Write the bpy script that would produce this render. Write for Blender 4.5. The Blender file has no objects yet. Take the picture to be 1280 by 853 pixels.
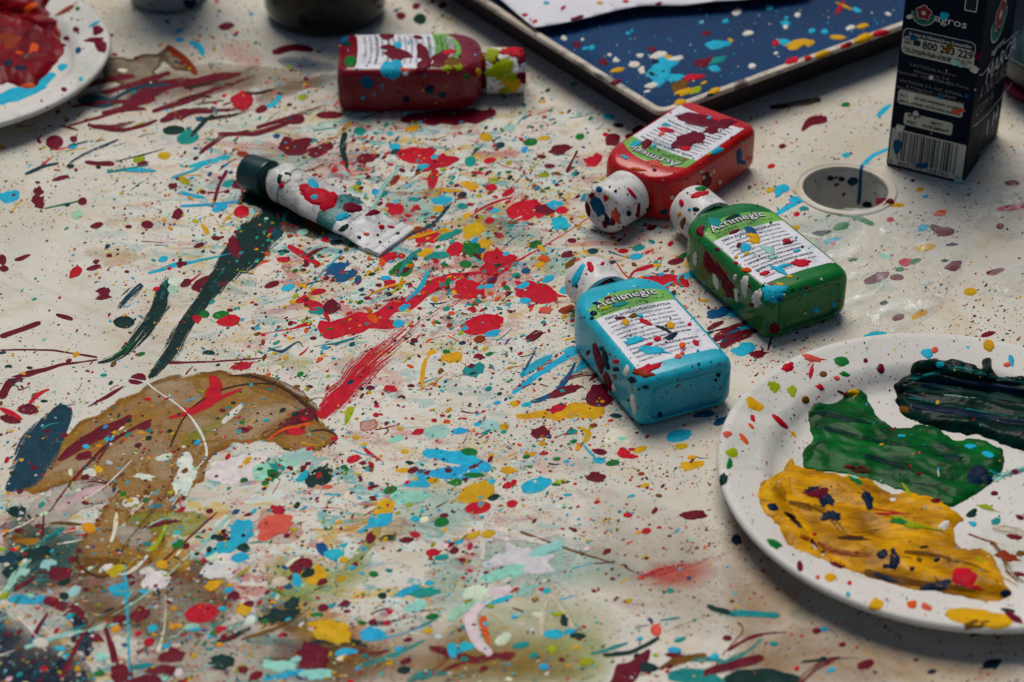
import bpy, math, random
import numpy as np
from mathutils import Vector, Matrix, noise
from mathutils.bvhtree import BVHTree
R = random.Random(7)
sc = bpy.context.scene
C = sc.collection
# ---------------------------------------------------------------- camera model
H = 0.542; F = 2700.0; PITCH = math.radians(35)
cs, sn = math.cos(PITCH), math.sin(PITCH)
EYE = Vector((0, 0, H))
def ray(px, py):
    x = (px - 640) / F; y = -(py - 426.5) / F
    return Vector((x, cs + y * sn, -sn + y * cs))
def P(px, py, z=0.0):
    d = ray(px, py); t = (z - H) / d.z
    return EYE + d * t
# ---------------------------------------------------------------- colours
def s2l(c): return c / 12.92 if c <= .04045 else ((c + .055) / 1.055) ** 2.4
def rgb(r, g, b, k=1.0):
    c = [s2l(v / 255) * k for v in (r, g, b)]; mn, mx = min(c), max(c); sat = (mx - mn) / mx
    return tuple(min(.85, v * (1 if mx > .45 else .88) - .8 * mn * sat) for v in c)
COL = {
 'r': rgb(190, 16, 40), 'R': rgb(112, 14, 38), 'g': rgb(22, 120, 50), 'G': rgb(4, 54, 48, .85), 't': rgb(45, 150, 145),
 'b': rgb(58, 176, 204), 'B': rgb(18, 88, 130), 'y': rgb(212, 160, 25), 'l': rgb(165, 178, 35), 'w': rgb(230, 226, 212),
 'm': rgb(178, 222, 208), 'o': rgb(215, 85, 30), 'p': rgb(225, 120, 108), 'k': rgb(120, 82, 30), 'n': rgb(10, 34, 58),
 'q': rgb(70, 40, 25), 'T': rgb(14, 66, 82), 'e': rgb(150, 60, 35), 's': rgb(172, 120, 30), 'a': rgb(205, 196, 182), 'K': rgb(12, 16, 24), 'c': rgb(222, 214, 190)}
# ---------------------------------------------------------------- object helpers
def tag(o, label=None, cat=None, group=None, kind=None):
    if label: o['label'] = label
    if cat: o['category'] = cat
    if group: o['group'] = group
    if kind: o['kind'] = kind
    return o
def empty(name, loc=(0, 0, 0), rz=0):
    o = bpy.data.objects.new(name, None); C.objects.link(o)
    o.location = loc; o.rotation_euler = (0, 0, rz); o.empty_display_size = .02
    return o
class MB:
    def __init__(s): s.v = []; s.f = []; s.c = []; s.uv = []; s.m = []
    def add(s, vs, fs, col=(.5, .5, .5, 1), uvs=None, mi=0):
        b = len(s.v); s.v += [tuple(v) for v in vs]
        if len(col) == 3: col = (*col, 1)
        s.c += [col] * len(vs) if not isinstance(col[0], tuple) else list(col)
        s.uv += uvs if uvs else [(0, 0)] * len(vs)
        s.f += [tuple(i + b for i in f) for f in fs]; s.m += [mi] * len(fs)
    def build(s, name, mats, parent=None, smooth=True, angle=None, origin=None, world=True):
        me = bpy.data.meshes.new(name)
        mw = None
        if parent is not None and world:
            mw = parent.matrix_basis.inverted() if parent.parent is None else (parent.parent.matrix_basis @ parent.matrix_basis).inverted()
            vs = [tuple(mw @ Vector(v)) for v in s.v]
        elif origin is not None: vs = [(v[0] - origin[0], v[1] - origin[1], v[2] - origin[2]) for v in s.v]
        else: vs = s.v
        me.from_pydata(vs, [], s.f)
        if not isinstance(mats, (list, tuple)): mats = [mats]
        for m in mats: me.materials.append(m)
        ca = me.color_attributes.new('Col', 'FLOAT_COLOR', 'POINT')
        ca.data.foreach_set('color', np.array(s.c, dtype=np.float32).ravel())
        ul = me.uv_layers.new(name='UVMap')
        li = np.zeros(len(me.loops), dtype=np.int32); me.loops.foreach_get('vertex_index', li)
        ul.data.foreach_set('uv', np.array(s.uv, dtype=np.float32)[li].ravel())
        me.polygons.foreach_set('use_smooth', [smooth] * len(me.polygons))
        me.polygons.foreach_set('material_index', s.m)
        me.update()
        if angle: me.set_sharp_from_angle(angle=math.radians(angle))
        o = bpy.data.objects.new(name, me); C.objects.link(o)
        if parent is not None: o.parent = parent
        elif origin is not None: o.location = origin
        return o
def boxmb(mb, x0, x1, y0, y1, z0, z1, M=None, col=(.5, .5, .5), mi=0):
    vs = [Vector((x, y, z)) for z in (z0, z1) for y in (y0, y1) for x in (x0, x1)]
    if M: vs = [M @ v for v in vs]
    mb.add(vs, [(0, 2, 3, 1), (4, 5, 7, 6), (0, 1, 5, 4), (2, 6, 7, 3), (0, 4, 6, 2), (1, 3, 7, 5)], col, mi=mi)
def lathe(mb, prof, M=None, n=64, col=(.5, .5, .5), mi=0):
    vs = []; fs = []
    for r, z in prof:
        for i in range(n):
            a = 2 * math.pi * i / n
            v = Vector((max(r, 1e-5) * math.cos(a), max(r, 1e-5) * math.sin(a), z)); vs.append(M @ v if M else v)
    for k in range(len(prof) - 1):
        for i in range(n):
            j = (i + 1) % n; fs.append((k * n + i, k * n + j, (k + 1) * n + j, (k + 1) * n + i))
    mb.add(vs, fs, col, mi=mi)
# ---------------------------------------------------------------- materials
def mat(name):
    m = bpy.data.materials.new(name); m.use_nodes = True
    nt = m.node_tree; nt.nodes.clear()
    out = nt.nodes.new('ShaderNodeOutputMaterial'); b = nt.nodes.new('ShaderNodeBsdfPrincipled')
    nt.links.new(b.outputs[0], out.inputs[0])
    return m, nt, b, out
def N(nt, t, **k):
    n = nt.nodes.new(t)
    for a, v in k.items():
        if a.startswith('i_'):
            key = a[2:]; key = int(key) if key.isdigit() else key.replace('_', ' ')
            n.inputs[key].default_value = v
        else: setattr(n, a, v)
    return n
def math_(nt, op, a, b=None, clamp=False):
    n = nt.nodes.new('ShaderNodeMath'); n.operation = op; n.use_clamp = clamp
    for i, v in enumerate((a, b)):
        if v is None: continue
        if isinstance(v, (int, float)): n.inputs[i].default_value = v
        else: nt.links.new(v, n.inputs[i])
    return n.outputs[0]
def mixc(nt, f, a, b, mode='MIX'):
    n = nt.nodes.new('ShaderNodeMix'); n.data_type = 'RGBA'; n.blend_type = mode
    for i, v in ((0, f), (6, a), (7, b)):
        if isinstance(v, (int, float)): n.inputs[i].default_value = v
        elif isinstance(v, tuple): n.inputs[i].default_value = (*v[:3], 1)
        else: nt.links.new(v, n.inputs[i])
    return n.outputs[2]
def coord(nt, scale=(1, 1, 1), kind='Object'):
    tc = nt.nodes.new('ShaderNodeTexCoord'); mp = nt.nodes.new('ShaderNodeMapping')
    mp.inputs['Scale'].default_value = scale; nt.links.new(tc.outputs[kind], mp.inputs[0]); return mp.outputs[0]
def noi(nt, vec, scale, detail=4, rough=.6, dist=0.):
    n = nt.nodes.new('ShaderNodeTexNoise'); n.inputs['Scale'].default_value = scale; n.inputs['Detail'].default_value = detail
    n.inputs['Roughness'].default_value = rough; n.inputs['Distortion'].default_value = dist
    nt.links.new(vec, n.inputs['Vector']); return n.outputs[0]
def ramp(nt, f, stops, interp='LINEAR'):
    n = nt.nodes.new('ShaderNodeValToRGB'); n.color_ramp.interpolation = interp; el = n.color_ramp.elements
    while len(el) > 1: el.remove(el[-1])
    for i, (p, c) in enumerate(stops):
        e = el[0] if i == 0 else el.new(p)
        e.position = p; e.color = (*c[:3], 1) if isinstance(c, tuple) else (c, c, c, 1)
    nt.links.new(f, n.inputs[0]); return n.outputs[0]
def bump(nt, b, h, strength=.3, dist=.0005):
    n = nt.nodes.new('ShaderNodeBump'); n.inputs['Strength'].default_value = strength; n.inputs['Distance'].default_value = dist
    nt.links.new(h, n.inputs['Height']); nt.links.new(n.outputs[0], b.inputs['Normal'])
def speck(nt, base, scale, thr, dens, pal):
    vec = coord(nt); 
    nn = nt.nodes.new('ShaderNodeTexNoise'); nn.inputs['Scale'].default_value = scale * 1.3; nt.links.new(vec, nn.inputs['Vector'])
    ad = nt.nodes.new('ShaderNodeVectorMath'); ad.operation = 'MULTIPLY_ADD'
    nt.links.new(nn.outputs['Color'], ad.inputs[0]); ad.inputs[1].default_value = (.8 / scale,) * 3; nt.links.new(vec, ad.inputs[2])
    vo = nt.nodes.new('ShaderNodeTexVoronoi'); vo.inputs['Scale'].default_value = scale; nt.links.new(ad.outputs[0], vo.inputs['Vector'])
    sp = nt.nodes.new('ShaderNodeSeparateColor'); nt.links.new(vo.outputs['Color'], sp.inputs[0])
    m1 = math_(nt, 'LESS_THAN', vo.outputs['Distance'], math_(nt, 'MULTIPLY', sp.outputs[0], thr))
    m2 = math_(nt, 'LESS_THAN', sp.outputs[2], dens)
    cols = ramp(nt, sp.outputs[1], [(i / len(pal), COL[c]) for i, c in enumerate(pal)], 'CONSTANT')
    return mixc(nt, math_(nt, 'MULTIPLY', m1, m2), base, cols)
def simple(name, col, rough=.4, var=.12, nscale=60, bmp=.15, specks=None, coat=0., spec=.14, bd=.0004, dirt=None):
    m, nt, b, out = mat(name)
    v = coord(nt); n = noi(nt, v, nscale, 5)
    c = mixc(nt, ramp(nt, n, [(.3, 0.), (.7, 1.)]), tuple(x * (1 - var) for x in col), tuple(min(.9, x * (1 + var)) for x in col))
    if dirt:
        n2 = noi(nt, v, nscale * .5, 6, .7, 1.)
        c = mixc(nt, math_(nt, 'MULTIPLY', ramp(nt, n2, [(.52, 0.), (.66, 1.)]), dirt[1]), c, dirt[0])
    if specks:
        for s_ in specks: c = speck(nt, c, *s_)
    nt.links.new(c, b.inputs['Base Color']); nt.links.new(ramp(nt, n, [(.3, max(.05, rough - .08)), (.7, rough + .1)]), b.inputs['Roughness'])
    b.inputs['Coat Weight'].default_value = coat; b.inputs['Coat Roughness'].default_value = .12; b.inputs['Specular IOR Level'].default_value = spec
    bump(nt, b, noi(nt, v, nscale * 4, 5), bmp, bd)
    return m
def paintmat(name, mode):
    m, nt, b, out = mat(name)
    at = nt.nodes.new('ShaderNodeAttribute'); at.attribute_name = 'Col'
    v = coord(nt); n = noi(nt, v, 220, 4, .6, .6)
    c = mixc(nt, ramp(nt, n, [(.3, .0), (.75, .9)]), at.outputs['Color'], mixc(nt, 1., at.outputs['Color'], (.62, .62, .66), 'MULTIPLY'))
    b.inputs['Specular IOR Level'].default_value = .06
    nt.links.new(ramp(nt, n, [(.3, .38), (.7, .6)]), b.inputs['Roughness'])
    bump(nt, b, noi(nt, v, 500, 4), .15, .0002)
    if mode == 'dry':
        uv = nt.nodes.new('ShaderNodeUVMap'); uv.uv_map = 'UVMap'
        mp = nt.nodes.new('ShaderNodeMapping'); mp.inputs['Scale'].default_value = (.55, 5.5, 1); nt.links.new(uv.outputs[0], mp.inputs[0])
        s = noi(nt, mp.outputs[0], 1.6, 4, .6, .25); g = noi(nt, v, 700, 3)
        s = math_(nt, 'ADD', s, math_(nt, 'MULTIPLY', math_(nt, 'SUBTRACT', g, .5), .28))
        a = math_(nt, 'SUBTRACT', s, math_(nt, 'ADD', .5, math_(nt, 'MULTIPLY', math_(nt, 'SUBTRACT', .56, at.outputs['Alpha']), 1.05)))
        a = math_(nt, 'ADD', math_(nt, 'MULTIPLY', a, 14.), .5, True)
        c = mixc(nt, ramp(nt, s, [(.35, 0.), (.65, 1.)]), mixc(nt, 1., c, (1., .85, .85), 'MULTIPLY'), c)
        nt.links.new(a, b.inputs['Alpha'])
    if mode == 'wash':
        uv = nt.nodes.new('ShaderNodeUVMap'); uv.uv_map = 'UVMap'
        sx = nt.nodes.new('ShaderNodeSeparateXYZ'); nt.links.new(uv.outputs[0], sx.inputs[0])
        g = noi(nt, v, 28, 6, .6, .8); g2 = noi(nt, v, 90, 6, .7)
        e = math_(nt, 'ADD', sx.outputs[0], math_(nt, 'MULTIPLY', math_(nt, 'SUBTRACT', g2, .5), .5))   # edge distance 0..1
        edge = ramp(nt, e, [(0., 0.), (.06, 1.), (.12, 1.), (.2, 0.)])
        fade = ramp(nt, e, [(0., 0.), (.05, 1.)])
        soft = ramp(nt, e, [(0., 0.), (.7, 1.)])
        fade = mixc(nt, sx.outputs[1], fade, soft)
        body = math_(nt, 'MULTIPLY', ramp(nt, g, [(.3, .35), (.7, 1.)]), at.outputs['Alpha'])
        ringm = math_(nt, 'SUBTRACT', 1., math_(nt, 'DIVIDE', math_(nt, 'ABSOLUTE', math_(nt, 'SUBTRACT', g, .5)), .012), True)
        body = math_(nt, 'ADD', body, math_(nt, 'MULTIPLY', ringm, math_(nt, 'MULTIPLY', math_(nt, 'SUBTRACT', 1., sx.outputs[1]), .25)))
        body = math_(nt, 'ADD', body, math_(nt, 'MULTIPLY', edge, math_(nt, 'MULTIPLY', math_(nt, 'SUBTRACT', 1., sx.outputs[1]), .25)))
        nt.links.new(math_(nt, 'MULTIPLY', body, fade, True), b.inputs['Alpha'])
        edge = math_(nt, 'MULTIPLY', math_(nt, 'ADD', edge, ringm, True), ramp(nt, g2, [(.35, .2), (.6, 1.)]))
        c = mixc(nt, math_(nt, 'MULTIPLY', edge, math_(nt, 'SUBTRACT', .8, sx.outputs[1]), True), c, mixc(nt, 1., at.outputs['Color'], (.3, .25, .25), 'MULTIPLY'))
        b.inputs['Coat Weight'].default_value = .1
    nt.links.new(c, b.inputs['Base Color'])
    return m
M_PAINT = paintmat('dried_paint', 'solid'); M_DRY = paintmat('dry_brushed_paint', 'dry'); M_WASH = paintmat('watery_paint', 'wash')
PAL1 = ['r', 'R', 't', 'b', 'g', 'y', 'R', 'G']
# ---------------------------------------------------------------- paint shapes: blobs, strokes and patches laid on a surface
Z0 = [0]
def nextz():
    Z0[0] += 1; return .00006 + (Z0[0] % 360) * .5e-6
def on_table(px, py, h): 
    p = P(px, py, 0); return Vector((p.x, p.y, h))
def blob(mb, x, y, rx, ry, col, rot=0., irr=.12, place=on_table, z=None, thick=.0002, n=None, a=1., spikes=0, rnd=R):
    big = max(rx, ry)
    if n is None: n = 8 if big < 1.35 else 9 if big < 2 else 14 if big < 4 else 40 if big < 10 else 72
    ph = [rnd.uniform(0, 6.28) for _ in range(14)]; am = [irr * .60 * rnd.uniform(.1, 1) / (1 + .3 * k) ** 1.55 for k in range(14 if n > 30 else 5)]
    sp = [(rnd.uniform(0, 6.28), rnd.uniform(.1, .55), rnd.uniform(30, 200)) for _ in range(spikes)]
    z = nextz() if z is None else z
    if place is on_table: thick *= .35
    outl = []
    for i in range(n):
        t = 2 * math.pi * i / n
        r = 1 + sum(am[k] * math.cos((k + 2) * t + ph[k]) for k in range(len(am)))
        for (t0, l, w) in sp:
            d = math.cos(t - t0)
            if d > 0: r += l * d ** w
        outl.append((t, r))
    cr, sr = math.cos(rot), math.sin(rot)
    if big < 1.35 and place is on_table:
        vs = [place(x + r * math.cos(t) * rx * cr - r * math.sin(t) * ry * sr, y + r * math.cos(t) * rx * sr + r * math.sin(t) * ry * cr, .00001) for t, r in outl] + [place(x, y, z + thick)]
        mb.add(vs, [((i + 1) % n, i, n) for i in range(n)], (*col, a)); return True
    vs = []; ok = True; uvs = []
    e0 = .000002 if place is on_table else -.00003
    for rr, h in ((1.0, e0), (.9, z), (.6, z + thick * .8)):
        for t, r in outl:
            r = 1 + (r - 1) * (rr if rr > .9 else .7)
            u, v = rr * r * math.cos(t) * rx, rr * r * math.sin(t) * ry
            p = place(x + u * cr - v * sr, y + u * sr + v * cr, h)
            q_ = 1.
            while p is None and q_ > .2:
                q_ -= .12; p = place(x + (u * cr - v * sr) * q_, y + (u * sr + v * cr) * q_, h)
            if p is None: return False
            vs.append(p); uvs.append((1 - rr, 0))
    p = place(x, y, z + thick)
    if p is None: return False
    vs.append(p); uvs.append((1, 0))
    if place is not on_table:
        lim = max((vs[i] - vs[-1]).length for i in range(n))
        if lim > .0012 * big + .002: return False
    fs = []
    for k in range(2):
        for i in range(n):
            j = (i + 1) % n; fs.append((k * n + i, k * n + j, (k + 1) * n + j, (k + 1) * n + i))
    fs += [(2 * n + i, 2 * n + (i + 1) % n, 3 * n) for i in range(n)]
    if place is on_table or True: fs = [f[::-1] for f in fs]
    mb.add(vs, fs, (*col, a), uvs)
    return True
def cat(pts, m=6):
    q = [pts[0]] + list(pts) + [pts[-1]]; out = []
    for i in range(1, len(q) - 2):
        p0, p1, p2, p3 = q[i - 1:i + 3]
        for k in range(m):
            t = k / m
            out.append(tuple(.5 * ((2 * b) + (c - a) * t + (2 * a - 5 * b + 4 * c - d) * t * t + (-a + 3 * b - 3 * c + d) * t ** 3) for a, b, c, d in zip(p0, p1, p2, p3)))
    out.append(tuple(pts[-1])); return out
def stroke(mb, pts, col, cov=(1., 1.), jit=.12, place=on_table, z=None, thick=.0002, cross=9, rnd=R):
    """pts: (px, py, halfwidth px)"""
    L = sum(math.hypot(a[0] - b[0], a[1] - b[1]) for a, b in zip(pts, pts[1:]))
    m = max(3, int(L / max(1, len(pts) - 1) / 3)); m = min(m, 16)
    c = cat(pts, m); n = len(c); z = nextz() if z is None else z
    vs = []; uvs = []; cols = []; s = 0; seed = rnd.uniform(0, 99)
    for i, (x, y, w) in enumerate(c):
        a = c[max(0, i - 1)]; b = c[min(n - 1, i + 1)]
        dx, dy = b[0] - a[0], b[1] - a[1]; l = math.hypot(dx, dy) or 1; nx, ny = -dy / l, dx / l
        if i: s += math.hypot(x - c[i - 1][0], y - c[i - 1][1])
        end = min(1, .25 + 2.5 * min(i, n - 1 - i) / max(2, n) * (L / max(3, 3 * w)) * .5)
        w = max(.35, w) * math.sqrt(min(1, end))
        for k in range(cross):
            v = -1 + 2 * k / (cross - 1)
            j = 1 + jit * noise.noise(Vector((s * .045 + seed, 5 * (1 if v > 0 else -1), 0))) * 2.
            h = .000002 if k in (0, cross - 1) or i in (0, n - 1) else z + .4 * thick * (1 - v * v) * (.85 + .3 * noise.noise(Vector((s * .05, v * 4 + seed, 1))))
            p = place(x + nx * w * v * j, y + ny * w * v * j, h)
            if p is None: p = place(x, y, h)
            if p is None: return False
            vs.append(p); uvs.append((s / 45, v * w / 12 + seed))
            t = i / (n - 1); cc = cov[0] * (1 - t) + cov[1] * t - .38 * abs(v) ** 2.5
            cols.append((*col, cc if cov[0] < 1 or cov[1] < 1 else 1.))
    fs = [(i * cross + k, (i + 1) * cross + k, (i + 1) * cross + k + 1, i * cross + k + 1) for i in range(n - 1) for k in range(cross - 1)]
    mb.add(vs, fs, tuple(cols), uvs); return True
def patch(mb, poly, col, step=2.5, hfun=None, place=on_table, rag=1.5, soft=0., a=1., edge_px=30., seed=0., colf=None, smooth=True):
    if smooth:
        q = [(x, y) for x, y in poly] ; q = [q[-1]] + q + [q[0], q[1]]
        pl = []
        for i in range(1, len(q) - 2):
            for k in range(5):
                t = k / 5
                pl.append(tuple(.5 * ((2 * B_) + (C_ - A_) * t + (2 * A_ - 5 * B_ + 4 * C_ - D_) * t * t + (-A_ + 3 * B_ - 3 * C_ + D_) * t ** 3) for A_, B_, C_, D_ in zip(q[i - 1], q[i], q[i + 1], q[i + 2])))
    else: pl = list(poly)
    if rag:
        pl = [(x + rag * 2 * noise.noise(Vector((x * .11, y * .11, seed))) + rag * noise.noise(Vector((x * .4, y * .4, seed + 3))),
               y + rag * 1.6 * noise.noise(Vector((x * .11, y * .11, seed + 9))) + rag * .8 * noise.noise(Vector((x * .4, y * .4, seed + 5)))) for x, y in pl]
    A = np.array(pl); B = np.roll(A, -1, 0)
    x0, y0 = A.min(0) - step; x1, y1 = A.max(0) + step
    nx = int((x1 - x0) / step) + 2; ny = int((y1 - y0) / step) + 2
    gx, gy = np.meshgrid(x0 + np.arange(nx) * step, y0 + np.arange(ny) * step)
    Q = np.c_[gx.ravel(), gy.ravel()]
    dmin = np.full(len(Q), 1e9); near = Q.copy(); ins = np.zeros(len(Q), bool)
    for p, q in zip(A, B):
        d = q - p; L2 = (d ** 2).sum() + 1e-9
        t = np.clip(((Q - p) @ d) / L2, 0, 1); pr = p + t[:, None] * d
        dd = np.hypot(*(Q - pr).T); mk = dd < dmin; dmin[mk] = dd[mk]; near[mk] = pr[mk]
        cond = ((p[1] > Q[:, 1]) != (q[1] > Q[:, 1]))
        xs = (q[0] - p[0]) * (Q[:, 1] - p[1]) / (q[1] - p[1] + 1e-12) + p[0]
        ins ^= cond & (Q[:, 0] < xs)
    used = {}; vs = []; fs = []; uvs = []; cols = []
    def vid(i):
        if i in used: return used[i]
        if ins[i]: x, y = Q[i]; d = dmin[i]
        else: x, y = near[i]; d = 0.
        h = hfun(d, x, y) if hfun else ((.00012 + min(d, 3) * .00003) if d > 0 else -.0001)
        p = place(x, y, h)
        used[i] = -1 if p is None else len(vs)
        if p is not None:
            vs.append(p); uvs.append((min(1, d / edge_px), soft)); cols.append((*(colf(d, x, y) if colf else col), a))
        return used[i]
    for j in range(ny - 1):
        for i in range(nx - 1):
            ids = [j * nx + i, j * nx + i + 1, (j + 1) * nx + i + 1, (j + 1) * nx + i]
            if any(ins[k] for k in ids):
                f = [vid(k) for k in ids]
                if min(f) >= 0: fs.append(tuple(f[::-1]))
    if vs: mb.add(vs, fs, tuple(cols), uvs)
def caster(objs, maxjump=None):
    """place(px, py, h): first point of the thing's own surface under that sight line, lifted h along its normal"""
    bpy.context.view_layer.update()
    vs = []; fs = []
    for o in objs:
        mw = o.matrix_world; b = len(vs)
        vs += [mw @ v.co for v in o.data.vertices]; fs += [[i + b for i in p.vertices] for p in o.data.polygons]
    t = BVHTree.FromPolygons(vs, fs)
    def place(px, py, h):
        d = ray(px, py).normalized(); hit, nrm, idx, dist = t.ray_cast(EYE, d)
        if hit is None: return None
        if nrm.dot(d) > 0: nrm = -nrm
        if abs(nrm.dot(d)) < .12: return None
        return hit + nrm * h
    return place
# ================================================================ TABLE
HOLE = P(1057, 236.5); HR = .0219
table = tag(empty('plastic_table', (0, .95, 0)), 'off-white plastic garden table covered all over in splashes of red, blue, green and yellow paint', 'table')
m, nt, b, out = mat('table_plastic')
v = coord(nt); n1 = noi(nt, v, 9, 6, .6, .5); n2 = noi(nt, v, 45, 6, .7, .4); n3 = noi(nt, v, 500, 3)
c = mixc(nt, ramp(nt, n1, [(.35, 0.), (.7, 1.)]), (.61, .57, .49), (.47, .43, .345))
c = mixc(nt, math_(nt, 'MULTIPLY', ramp(nt, n2, [(.5, 0.), (.75, 1.)]), .45), c, (.40, .41, .37))
c = mixc(nt, math_(nt, 'MULTIPLY', ramp(nt, noi(nt, v, 22, 5, .6, 1.5), [(.52, 0.), (.72, 1.)]), .55), c, (.46, .36, .20))
def reg(px, py, rx, ry):
    q = P(px, py) - table.location; m_ = nt.nodes.new('ShaderNodeMapping'); m_.inputs['Location'].default_value = (-q.x / rx, -q.y / ry, 0); m_.inputs['Scale'].default_value = (1 / rx, 1 / ry, 0)
    nt.links.new(v, m_.inputs[0]); l_ = nt.nodes.new('ShaderNodeVectorMath'); l_.operation = 'LENGTH'; nt.links.new(m_.outputs[0], l_.inputs[0])
    return ramp(nt, l_.outputs['Value'], [(.35, 1.), (1., 0.)])
RG = math_(nt, 'ADD', math_(nt, 'ADD', reg(500, 270, .16, .17), reg(200, 720, .13, .10), True), math_(nt, 'MULTIPLY', reg(480, 640, .10, .10), .7), True)
for k_, (cc_, sc_, th_, st_) in enumerate((((.40, .06, .05), 38, .55, .75), ((.05, .30, .30), 46, .56, .8), ((.50, .34, .05), 52, .56, .8), ((.04, .28, .42), 60, .60, .6), ((.45, .12, .10), 30, .58, .35), ((.03, .16, .11), 70, .61, .6), ((.30, .03, .05), 85, .60, .7), ((.52, .62, .56), 42, .55, .75))):
    vv_ = nt.nodes.new('ShaderNodeMapping'); vv_.inputs['Location'].default_value = (k_ * 3.7, k_ * 1.9, k_ * 5.1); vv_.inputs['Rotation'].default_value = (0, 0, .55); vv_.inputs['Scale'].default_value = (.8, 1.5, 1); nt.links.new(v, vv_.inputs[0])
    msk = ramp(nt, noi(nt, vv_.outputs[0], sc_, 7, .68, .9), [(th_, 0.), (th_ + .035, 1.)])
    c = mixc(nt, math_(nt, 'MULTIPLY', math_(nt, 'MULTIPLY', msk, st_), math_(nt, 'ADD', RG, .06, True)), c, cc_)
vs_ = coord(nt, (1, 6, 1)); c = mixc(nt, math_(nt, 'MULTIPLY', ramp(nt, noi(nt, vs_, 60, 5, .7, .3), [(.6, 0.), (.72, 1.)]), .3), c, (.35, .36, .36))
c = speck(nt, c, 900, .28, .14, ['K', 'R', 'B', 'k', 'G', 'r']); c = speck(nt, c, 420, .25, .3, ['R', 'b', 'r', 'G', 'n', 'y', 'K']); c = speck(nt, c, 1500, .28, .12, ['K', 'n', 'k'])
# moulded groove lines running across the top
ga, gb = P(75, 388) - table.location, P(740, 690) - table.location
gd = (gb - ga); gd.z = 0; gd.normalize(); gn = Vector((-gd.y, gd.x, 0)); off = gn.dot(ga)
dt = nt.nodes.new('ShaderNodeVectorMath'); dt.operation = 'DOT_PRODUCT'; nt.links.new(v, dt.inputs[0]); dt.inputs[1].default_value = gn
s = math_(nt, 'SUBTRACT', dt.outputs['Value'], off)
g1 = math_(nt, 'SUBTRACT', 1., math_(nt, 'DIVIDE', math_(nt, 'ABSOLUTE', s), .0020), True)
g2 = math_(nt, 'SUBTRACT', 1., math_(nt, 'DIVIDE', math_(nt, 'ABSOLUTE', math_(nt, 'SUBTRACT', s, .0085)), .0024), True)
gg = math_(nt, 'ADD', g1, g2, True)
c = mixc(nt, math_(nt, 'MULTIPLY', gg, math_(nt, 'MULTIPLY', n2, .45)), c, (.36, .31, .20))
nt.links.new(c, b.inputs['Base Color']); nt.links.new(ramp(nt, n2, [(.3, .38), (.7, .6)]), b.inputs['Roughness'])
hh = math_(nt, 'SUBTRACT', math_(nt, 'ADD', math_(nt, 'MULTIPLY', n3, .12), math_(nt, 'MULTIPLY', n2, .25)), math_(nt, 'MULTIPLY', gg, .5))
bump(nt, b, hh, .5, .0006); b.inputs['Specular IOR Level'].default_value = .2
M_TABLE = m
# table top: a sheet with a round opening, 14 mm thick
NH = 72; xs0, xs1, ys0, ys1 = -.75, .75, .42, 1.75
mb = MB(); ring = [Vector((HOLE.x + HR * 1.0 * math.cos(2 * math.pi * i / NH), HOLE.y + HR * math.sin(2 * math.pi * i / NH), 0)) for i in range(NH)]
def sq(i):
    a = 2 * math.pi * i / NH; dx, dy = math.cos(a), math.sin(a); t = 1e9
    if dx > 1e-9: t = min(t, (xs1 - HOLE.x) / dx)
    if dx < -1e-9: t = min(t, (xs0 - HOLE.x) / dx)
    if dy > 1e-9: t = min(t, (ys1 - HOLE.y) / dy)
    if dy < -1e-9: t = min(t, (ys0 - HOLE.y) / dy)
    return Vector((HOLE.x + dx * t, HOLE.y + dy * t, 0))
outer = [sq(i) for i in range(NH)]
for ck in ((xs1, ys1), (xs0, ys1), (xs0, ys0), (xs1, ys0)):
    k = min(range(NH), key=lambda i: (outer[i] - Vector((*ck, 0))).length); outer[k] = Vector((*ck, 0))
dz = Vector((0, 0, -.014))
mb.add(ring + outer + [p + dz for p in outer] + [p + dz for p in ring],
       [(i, NH + i, NH + (i + 1) % NH, (i + 1) % NH) for i in range(NH)] + [(NH + i, 2 * NH + i, 2 * NH + (i + 1) % NH, NH + (i + 1) % NH) for i in range(NH)] +
       [(2 * NH + i, 3 * NH + i, 3 * NH + (i + 1) % NH, 2 * NH + (i + 1) % NH) for i in range(NH)])
mb.build('tabletop', M_TABLE, table, smooth=False)
M_SOCK = simple('socket_plastic', (.50, .48, .43), .5, .15, 60, .3, dirt=((.12, .11, .09), .6), specks=[(220, .3, .3, ['G', 'n', 'R', 'T']), (90, .18, .15, ['T', 'n', 'G'])])
TM = Matrix.Translation(HOLE)
mb = MB(); lathe(mb, [(HR + .0032, -.0003), (HR + .003, .0006), (HR + .0022, .0009), (HR + .0014, .0008), (HR + .001, .0003), (HR + .0002, .0002), (HR - .0006, .0007), (HR - .0012, .0002), (HR - .0013, -.001)], TM, 96)
mb.build('socket_rim', M_TABLE, table)
mb = MB(); lathe(mb, [(HR - .0005, -.0006), (HR - .0012, -.004), (HR - .0022, -.03), (HR - .004, -.032), (0, -.032)], TM, 96)
mb.build('parasol_socket', M_SOCK, table)
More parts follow.
